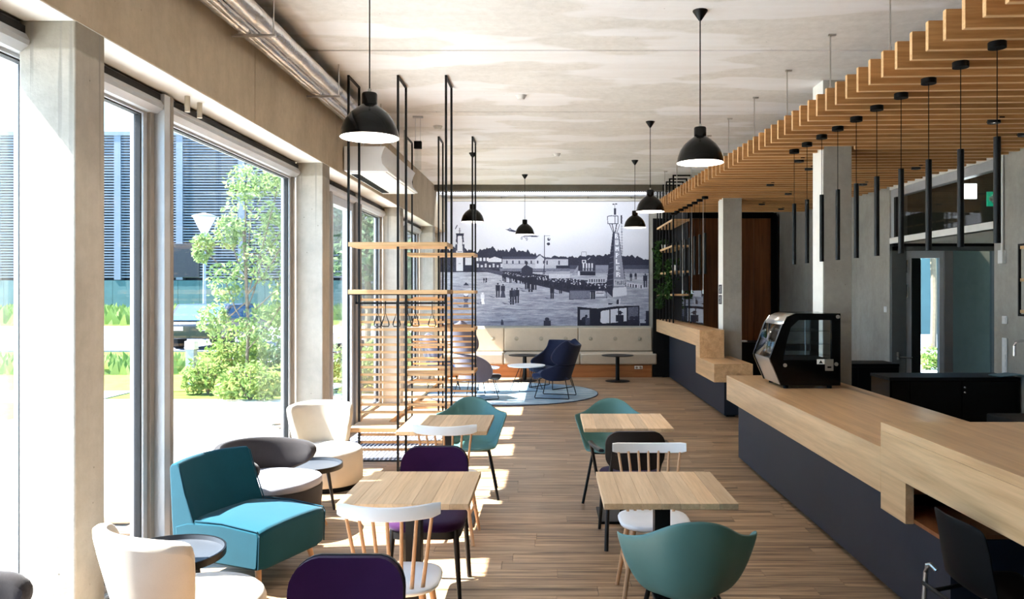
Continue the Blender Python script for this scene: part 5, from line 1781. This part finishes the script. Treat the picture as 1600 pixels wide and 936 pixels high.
# ================================================================== MURAL (one flat print, painted into a fine grid)
def paint_mural():
    S = 1.7
    x0, y0, x1, y1 = 687.0, 313.6, 1013.5, 511.5
    W, H = int((x1 - x0) * S), int((y1 - y0) * S)
    gx, gy = np.meshgrid((np.arange(W) + 0.5) / S + x0, (np.arange(H) + 0.5) / S + y0)
    def smooth_noise(sx, sy, seed):
        r = np.random.default_rng(seed)
        a = r.random((int(H / sy) + 3, int(W / sx) + 3))
        fx, fy = (np.arange(W) / sx), (np.arange(H) / sy)
        ix, iy = fx.astype(int), fy.astype(int)
        tx, ty = (fx - ix)[None, :], (fy - iy)[:, None]
        A = a[np.ix_(iy, ix)]; Bn = a[np.ix_(iy, ix + 1)]; C = a[np.ix_(iy + 1, ix)]; D = a[np.ix_(iy + 1, ix + 1)]
        return (A * (1 - tx) + Bn * tx) * (1 - ty) + (C * (1 - tx) + D * tx) * ty
    L = np.zeros((H, W))
    sky = 232 - 22 * np.clip((gy - y0) / 95, 0, 1) + 6 * (smooth_noise(40, 25, 1) - 0.5)
    L[:] = sky
    g = 172 - 26 * np.clip((gy - 440) / 70, 0, 1)
    g = g + 46 * (smooth_noise(14, 1.8, 2) - 0.5) + 34 * (smooth_noise(40, 5, 3) - 0.5) + 22 * (smooth_noise(3, 1.2, 4) - 0.5)
    L = np.where(gy > 424, g, L)
    def poly(pts, val, nz=0, alpha=1.0):
        nonlocal L
        m = np.zeros((H, W), bool)
        n = len(pts)
        for i in range(n):
            ax, ay = pts[i]
            bx, by = pts[(i + 1) % n]
            if ay == by:
                continue
            c = ((ay > gy) != (by > gy)) & (gx < (bx - ax) * (gy - ay) / (by - ay) + ax)
            m ^= c
        vv = val + (nz * (RNG.random((H, W)) - 0.5) * 2 if nz else 0)
        L = np.where(m, L * (1 - alpha) + vv * alpha, L)
    def rect(a, b, c, d, val, nz=0, alpha=1.0):
        poly([(a, b), (c, b), (c, d), (a, d)], val, nz, alpha)
    def line(a, b, c, d, w, val):
        dx, dy = c - a, d - b
        q = max(math.hypot(dx, dy), 1e-6)
        nx, ny = -dy / q * w / 2, dx / q * w / 2
        poly([(a + nx, b + ny), (c + nx, d + ny), (c - nx, d - ny), (a - nx, b - ny)], val)
    def oval(cx, cy, rx, ry, val):
        nonlocal L
        L = np.where(((gx - cx) / rx) ** 2 + ((gy - cy) / ry) ** 2 < 1, val, L)
    def ribbon(top, bottom, xa, xb, val, amp, seed, nz=10):
        nonlocal L
        n = smooth_noise(7, 500, seed)[0] + 0.6 * smooth_noise(3, 500, seed + 50)[0]
        t = np.interp(gx[0], [p[0] for p in top], [p[1] for p in top]) - amp * (n - 0.8)
        m = (gy > t[None, :]) & (gy < bottom) & (gx >= xa) & (gx <= xb)
        L = np.where(m, val + nz * (RNG.random((H, W)) - 0.5) * 2, L)
    # woods on the horizon
    ribbon([(687, 388), (712, 388), (740, 392), (765, 389), (790, 392), (810, 389), (838, 398), (852, 401)], 426, 687, 852, 36, 7, 11)
    ribbon([(850, 402), (900, 402), (930, 400), (955, 398), (985, 401), (1014, 405)], 424, 850, 1014, 38, 4, 12)
    # sheds
    rect(738, 404, 764, 424, 60, 14)
    for i in range(4):
        rect(743 + i * 5.4, 403, 746.6 + i * 5.4, 408.5, 216)
    poly([(762, 405), (772, 401.5), (783, 405), (783, 410), (762, 410)], 206, 22)
    rect(740, 410.5, 788, 421, 52, 24)
    for i in range(7):
        rect(744 + i * 6.2, 412.5 + (i % 2) * 2, 747 + i * 6.2, 418.5, 196, 18)
    rect(784, 404.5, 868, 420, 176, 16)
    poly([(784, 401.5), (836, 401.5), (842, 397), (850, 402), (872, 404), (872, 405.5), (784, 405.5)], 62, 10)
    poly([(835, 406), (843, 399), (851, 406), (851, 420), (835, 420)], 196, 12)
    for i in range(8):
        rect(790 + i * 9.6, 408, 792.4 + i * 9.6, 412.5, 60)
    rect(786, 412.5, 836, 413.3, 90)
    rect(852, 405.5, 887, 415.5, 186, 18)
    for xx in (853, 872):
        rect(xx, 408, xx + 2, 414, 60)
    rect(780, 420, 890, 425, 110, 26)
    rect(890, 415, 1014, 421, 64, 14)
    rect(890, 421, 1014, 428, 132, 18)
    rect(930, 415, 950, 421, 140, 12)
    # left lattice tower with white panel
    rect(687, 397, 712, 424, 46, 30)
    poly([(711, 364), (724, 364), (723, 369), (712, 369)], 40, 14)
    poly([(712, 369), (714.4, 369), (713, 397), (708.6, 397)], 58, 20)
    poly([(720.6, 369), (723, 369), (726, 397), (721.6, 397)], 58, 20)
    poly([(714.4, 368.5), (720.6, 368.5), (721.8, 392), (713.2, 392)], 218, 6)
    rect(712, 392, 722.5, 424, 216, 8)
    rect(713.5, 393, 721, 394.4, 120)
    rect(715, 412, 719, 413, 130)
    oval(711.8, 380, 1.1, 2, 215)
    oval(723, 380, 1.1, 2, 215)
    line(717, 355.5, 717, 364, 0.8, 60)
    line(714.6, 360.5, 719.5, 360.5, 0.8, 70)
    line(713.4, 351, 710.2, 357.5, 1.4, 60)
    line(710.5, 357, 710.5, 364, 0.5, 110)
    rect(726, 403, 737, 415, 206, 12)
    # fence, crowd
    poly([(752, 420), (762, 421), (800, 428), (866, 436), (866, 441), (800, 436), (752, 424)], 70, 22)
    poly([(784, 424), (800, 425), (830, 428), (868, 433), (905, 438), (948, 442), (948, 455), (890, 459), (860, 452), (826, 444), (790, 434)], 34, 18)
    r2 = np.random.default_rng(5)
    for i in range(240):
        f = r2.random()
        cx = 786 + 162 * f
        cy = 426 + 17 * f + r2.random() * (3 + 8 * f)
        oval(cx, cy, 0.7 + 0.4 * f, 0.7 + 0.4 * f, r2.choice([200, 220, 110, 30, 30, 150]))
    for i in range(70):
        f = r2.random()
        cx = 800 + 148 * f
        cy = 437 + 17 * f - 4 * r2.random()
        rect(cx - 0.9, cy, cx + 0.9, cy + 6, 26)
    poly([(814, 420), (821, 414), (832, 420), (832, 432), (814, 432)], 40, 10)
    oval(822, 411.5, 2, 3.2, 34)
    # banners with dark marks
    rect(857, 429, 890, 436, 196, 20)
    rect(918, 436, 946, 443, 188, 18)
    for i in range(7):
        rect(920 + i * 3.7, 437, 922 + i * 3.7, 442, 40)
    # judges' stand
    poly([(893, 430), (905, 412), (907, 413), (896, 432)], 150, 20)
    rect(903, 408, 930, 424, 44, 14)
    for i in range(4):
        rect(910 + i * 4.4, 412, 912.4 + i * 4.4, 419.5, 216)
    for i in range(4):
        rect(910 + i * 4.4, 420, 912 + i * 4.4, 424, 170)
    rect(906, 425, 930, 431, 30, 10)
    rect(908.5, 406.5, 915, 412, 212); rect(909.8, 407.8, 913.7, 410.8, 60)
    line(918, 406.5, 921.5, 403, 1.0, 210)
    line(908, 394, 908, 402, 0.8, 70); line(915.6, 394, 915.6, 402, 0.8, 70); line(908, 394, 915.6, 394, 0.8, 70)
    rect(902.5, 424, 905.5, 431.5, 206)
    # big signal tower
    poly([(957, 362), (960.5, 362), (957, 466), (946, 455)], 40, 16)
    for i in range(9):
        yy = 376 + i * 9
        line(956 - (yy - 366) * 0.10, yy, 957.5, yy - 2, 0.6, 110)
    poly([(959.5, 363), (966, 363), (979.6, 462.5), (957, 466)], 140, 14)
    line(966, 363, 978, 451, 0.9, 40); line(959.5, 363, 957.5, 451, 0.8, 60)
    poly([(957.4, 451), (978.2, 449.5), (979.6, 462.5), (957, 466)], 212, 8)
    rect(959, 438, 976.5, 447.5, 190, 14)
    line(948.7, 337, 965.5, 336.5, 1.0, 50); line(948.7, 337, 949.3, 349, 1.1, 60); line(965.3, 336.5, 965.3, 349, 1.0, 50)
    line(949, 349, 966, 349, 1.3, 40); line(960.5, 336, 960.8, 349, 1.2, 50); line(948.7, 337, 957, 335.5, 0.8, 60)
    rect(958.6, 324, 962.4, 335, 40, 12); line(960.3, 317, 960.3, 324, 0.8, 60)
    oval(958, 317.8, 1.7, 1.0, 30); oval(962.4, 317.6, 1.7, 1.0, 30)
    line(952, 349.5, 957.5, 363, 1.1, 50); line(956, 349.5, 959, 363, 1.3, 40); line(968, 349.5, 963.5, 363, 1.0, 60); line(963, 349.5, 961, 363, 1.6, 40)
    rect(969.6, 335.5, 971.6, 348.5, 40)
    line(970.8, 349, 972, 398, 0.7, 100)
    for i in range(13):
        line(969.6, 340 + i * 4.4, 973, 340 + i * 4.4, 0.6, 90)
    FONT = {'R': ['110', '101', '110', '101', '101'], 'U': ['101', '101', '101', '101', '111'], 'M': ['101', '111', '111', '101', '101'],
            'P': ['110', '101', '110', '100', '100'], 'L': ['100', '100', '100', '100', '111'], 'E': ['111', '100', '110', '100', '111'], 'T': ['111', '010', '010', '010', '010'],
            'A': ['010', '101', '111', '101', '101'], 'B': ['110', '101', '110', '101', '110']}
    def letter(ch, cx, cy, w, h, val):
        for r_, rw in enumerate(FONT[ch]):
            for c_, q in enumerate(rw):
                if q == '1':
                    rect(cx - w / 2 + c_ * w / 3, cy - h / 2 + r_ * h / 5, cx - w / 2 + (c_ + 1.05) * w / 3, cy - h / 2 + (r_ + 1.05) * h / 5, val)
    for i, ch in enumerate('RUMPLER'):
        cy = 368.5 + i * 10.2
        letter(ch, 962.8 + (cy - 366) * 0.045, cy + 0.0, 4.3 + i * 0.32, 7.4, 238)
        L_ = None
    for i, ch in enumerate('TAUBE'):
        letter(ch, 961.5 + i * 3.3, 442.6, 2.6, 6.0, 90)
    # signal mast with two balls
    line(849.8, 367.4, 849.8, 430, 0.9, 60); line(849.8, 367.8, 859, 368.2, 0.8, 60)
    oval(856.8, 373.6, 2.3, 2.6, 40); oval(857.2, 372.6, 0.9, 1.4, 200); oval(856.2, 381, 2.6, 2.4, 36)
    line(848, 430, 851, 405, 1.2, 60)
    # aeroplane
    poly([(789, 358), (796, 357), (808, 361), (812, 364), (796, 361.2)], 50)
    oval(796, 357.5, 2.0, 2.0, 120)
    poly([(808, 361), (820, 366), (842, 368.5), (838, 370), (818, 369.5)], 56)
    line(812, 366, 822, 373, 0.8, 70)
    oval(814.5, 372, 1.6, 2.4, 96); oval(822.3, 373.4, 1.5, 2.6, 96); oval(814.5, 372, 0.8, 1.5, 200); oval(822.3, 373.4, 0.8, 1.6, 200)
    # people on the field
    def person(cx, top, bot, dark=34, skirt=False, shadow=True, w=None):
        h = bot - top
        w = w or h * 0.15
        if shadow:
            poly([(cx - w, bot), (cx - w * 4, bot - h * 0.14), (cx - w * 3, bot - h * 0.02), (cx, bot + 0.5)], 84)
        oval(cx, top + h * 0.07, h * 0.055, h * 0.07, dark if dark < 100 else dark)
        rect(cx - w, top + h * 0.14, cx + w, top + h * 0.55, dark, 4)
        if skirt:
            poly([(cx - w * 0.6, top + h * 0.5), (cx + w * 0.6, top + h * 0.5), (cx + w * 1.25, bot), (cx - w * 1.25, bot)], dark + 16, 4)
        else:
            rect(cx - w * 0.8, top + h * 0.5, cx - w * 0.1, bot, dark); rect(cx + w * 0.15, top + h * 0.5, cx + w * 0.85, bot, dark)
    person(777, 443, 466.5, 34); person(785, 444.5, 466.5, 40, True)
    person(799, 451, 477.5, 28); person(807, 450.5, 475.5, 30); person(802.5, 453, 470, 44)
    person(753, 458.5, 477, 226, True); oval(753, 459.5, 1.8, 1.4, 226); rect(750, 473, 751.2, 477.5, 60)
    person(727, 459, 482, 70, True); oval(727, 461, 3.6, 3.2, 222); poly([(723, 447), (727, 442), (732, 447)], 44)
    person(755, 435, 443, 34); person(758.6, 434.5, 442.5, 34, True)
    person(785.5, 428, 440, 34); person(788, 429, 442.5, 34); person(797, 428, 443, 34)
    person(822, 431, 453, 28); person(828, 430, 457.5, 24); person(834.5, 430, 454, 28)
    person(862, 448, 468.5, 28); person(926, 444, 469, 24, w=4.0); person(875, 440, 460, 30)
    person(985.5, 427, 440, 34); person(993, 427, 438, 34); person(1008, 428, 450, 36)
    # ground right of the tower, low banner with dark letters
    poly([(978, 442), (1005, 446), (1005, 453), (979, 448)], 204, 14)
    for i, (a, b_) in enumerate(((981, 1.5), (985, 2), (989, 1.8), (993.5, 2), (998, 0.9), (1001.5, 1.6))):
        rect(a - b_ / 2, 444.2 + i * 0.5, a + b_ / 2, 449.4 + i * 0.5, 40)
    # wooden pen
    poly([(889, 455), (922, 455), (922, 468), (889, 470)], 112, 18)
    line(889, 455.4, 948, 455.4, 1.3, 70); line(889, 469.6, 922, 468, 1.0, 60); line(889.4, 455, 889.4, 470, 1.2, 50)
    rect(930, 456.5, 944, 464, 206, 26); rect(931, 459, 943, 460, 60); line(930, 466.5, 948, 466.5, 0.9, 80); line(947, 455, 947.5, 468, 1.0, 60)
    # shadow streaks
    for (a, b_, c, d) in ((866, 474, 930, 478), (770, 484, 900, 487), (700, 447, 745, 452), (812, 470, 850, 473), (690, 506, 800, 505), (900, 482, 960, 478)):
        poly([(a, b_), (c, d - 1.2), (c + 6, d), (a + 4, b_ + 1.4)], 96, 10, 0.6)
    # carriage roof at the lower right
    poly([(902, 481), (924, 477), (952, 475.2), (998, 479), (934, 483.5)], 186, 16)
    poly([(902, 481), (918, 483), (934, 484), (965, 480), (999, 479.2), (999, 511.6), (902, 511.6)], 16, 5)
    rect(906, 486, 920.5, 502, 158, 14); oval(913, 501.5, 5, 4.5, 26); oval(915.5, 496, 2.2, 2.4, 26); rect(914, 499, 921, 510, 60, 26)
    poly([(938.5, 489), (941, 487.5), (951.6, 486), (951.6, 507), (941, 508), (937.6, 505)], 216, 8)
    poly([(953.4, 485.6), (965, 484), (965, 506), (953.4, 507)], 208, 8)
    poly([(967, 484), (978.5, 483), (978.5, 504), (967, 505.5)], 214, 8)
    rect(962, 494, 974, 505, 22, 4); oval(968.6, 491, 2.6, 3.0, 24); poly([(963, 490), (974, 491.6), (969, 487)], 24); rect(965, 503, 972, 510, 20)
    poly([(981, 482), (997, 481), (997, 502), (981, 504)], 92, 30); oval(987, 499, 4, 3, 36); oval(994, 499, 4, 3, 36); rect(981, 502, 998, 510, 26, 12)
    oval(965, 471.5, 1.5, 2.2, 26); rect(963, 471, 966.5, 477, 26); line(968.4, 468, 967.4, 477, 1.6, 212)
    poly([(950, 475.5), (958, 475.5), (955, 477.5), (950, 478)], 40)
    rect(1000, 501, 1012.5, 507, 178, 14); rect(1000, 507, 1013.5, 511.5, 30, 6); rect(1009, 488, 1013.5, 511.5, 30, 8); oval(1008, 503, 1.2, 1.2, 30)
    # heads at the lower edge
    oval(854, 501, 3.4, 3.0, 36); rect(849, 503, 860, 511.5, 36, 10); oval(783.6, 503.4, 1.4, 2.0, 50); rect(782, 505, 785.6, 510, 50)
    L = np.clip(L + 8 * (RNG.random((H, W)) - 0.5), 0, 255)
    t = L / 255
    rgb = np.stack([0.045 + 0.90 * t ** 1.04, 0.05 + 0.90 * t ** 1.03, 0.105 + 0.88 * t ** 0.94], -1).clip(0, 0.97)
    lin = np.where(rgb <= 0.04045, rgb / 12.92, ((rgb + 0.055) / 1.055) ** 2.4)
    return W, H, lin
W, H, lin = paint_mural()
ax, az_ = np.meshgrid(np.arange(W + 1), np.arange(H + 1))
XM0, XM1, ZM0, ZM1 = -2.40, 2.174, 1.035, 3.76
co = np.stack([XM0 + ax * (XM1 - XM0) / W, np.full(ax.shape, 16.975), ZM1 - az_ * (ZM1 - ZM0) / H], -1).reshape(-1, 3)
idx = np.arange((W + 1) * (H + 1)).reshape(H + 1, W + 1)
q = np.stack([idx[:-1, :-1], idx[1:, :-1], idx[1:, 1:], idx[:-1, 1:]], -1).reshape(-1, 4)
me = bpy.data.meshes.new('mural')
me.vertices.add(len(co)); me.vertices.foreach_set('co', co.astype(np.float32).ravel())
me.loops.add(q.size); me.loops.foreach_set('vertex_index', q.astype(np.int32).ravel())
me.polygons.add(len(q)); me.polygons.foreach_set('loop_start', np.arange(0, q.size, 4, dtype=np.int32))
me.update(calc_edges=True)
at_ = me.color_attributes.new('print', 'FLOAT_COLOR', 'CORNER')
buf = np.ones((len(q), 4, 4), np.float32)
buf[:, :, :3] = lin.reshape(-1, 1, 3)
at_.data.foreach_set('color', buf.ravel())
mm, nt, b = new_mat('mural_print')
vc = nt.nodes.new('ShaderNodeVertexColor'); vc.layer_name = 'print'
nt.links.new(vc.outputs['Color'], b.inputs['Base Color'])
b.inputs['Roughness'].default_value = 0.6
set_spec(b, 0.3)
me.materials.append(mm)
mu = bpy.data.objects.new('mural', me)
COL.objects.link(mu)
tag(mu, 'large black and white wall print of an old airfield crowd with signal tower', 'mural')
bk = B(XM0 - 0.002, XM1 + 0.002, 16.978, 16.999, ZM0 - 0.002, ZM1 + 0.002).build('backing_board', M['poster_dark'], mu, angle=0)
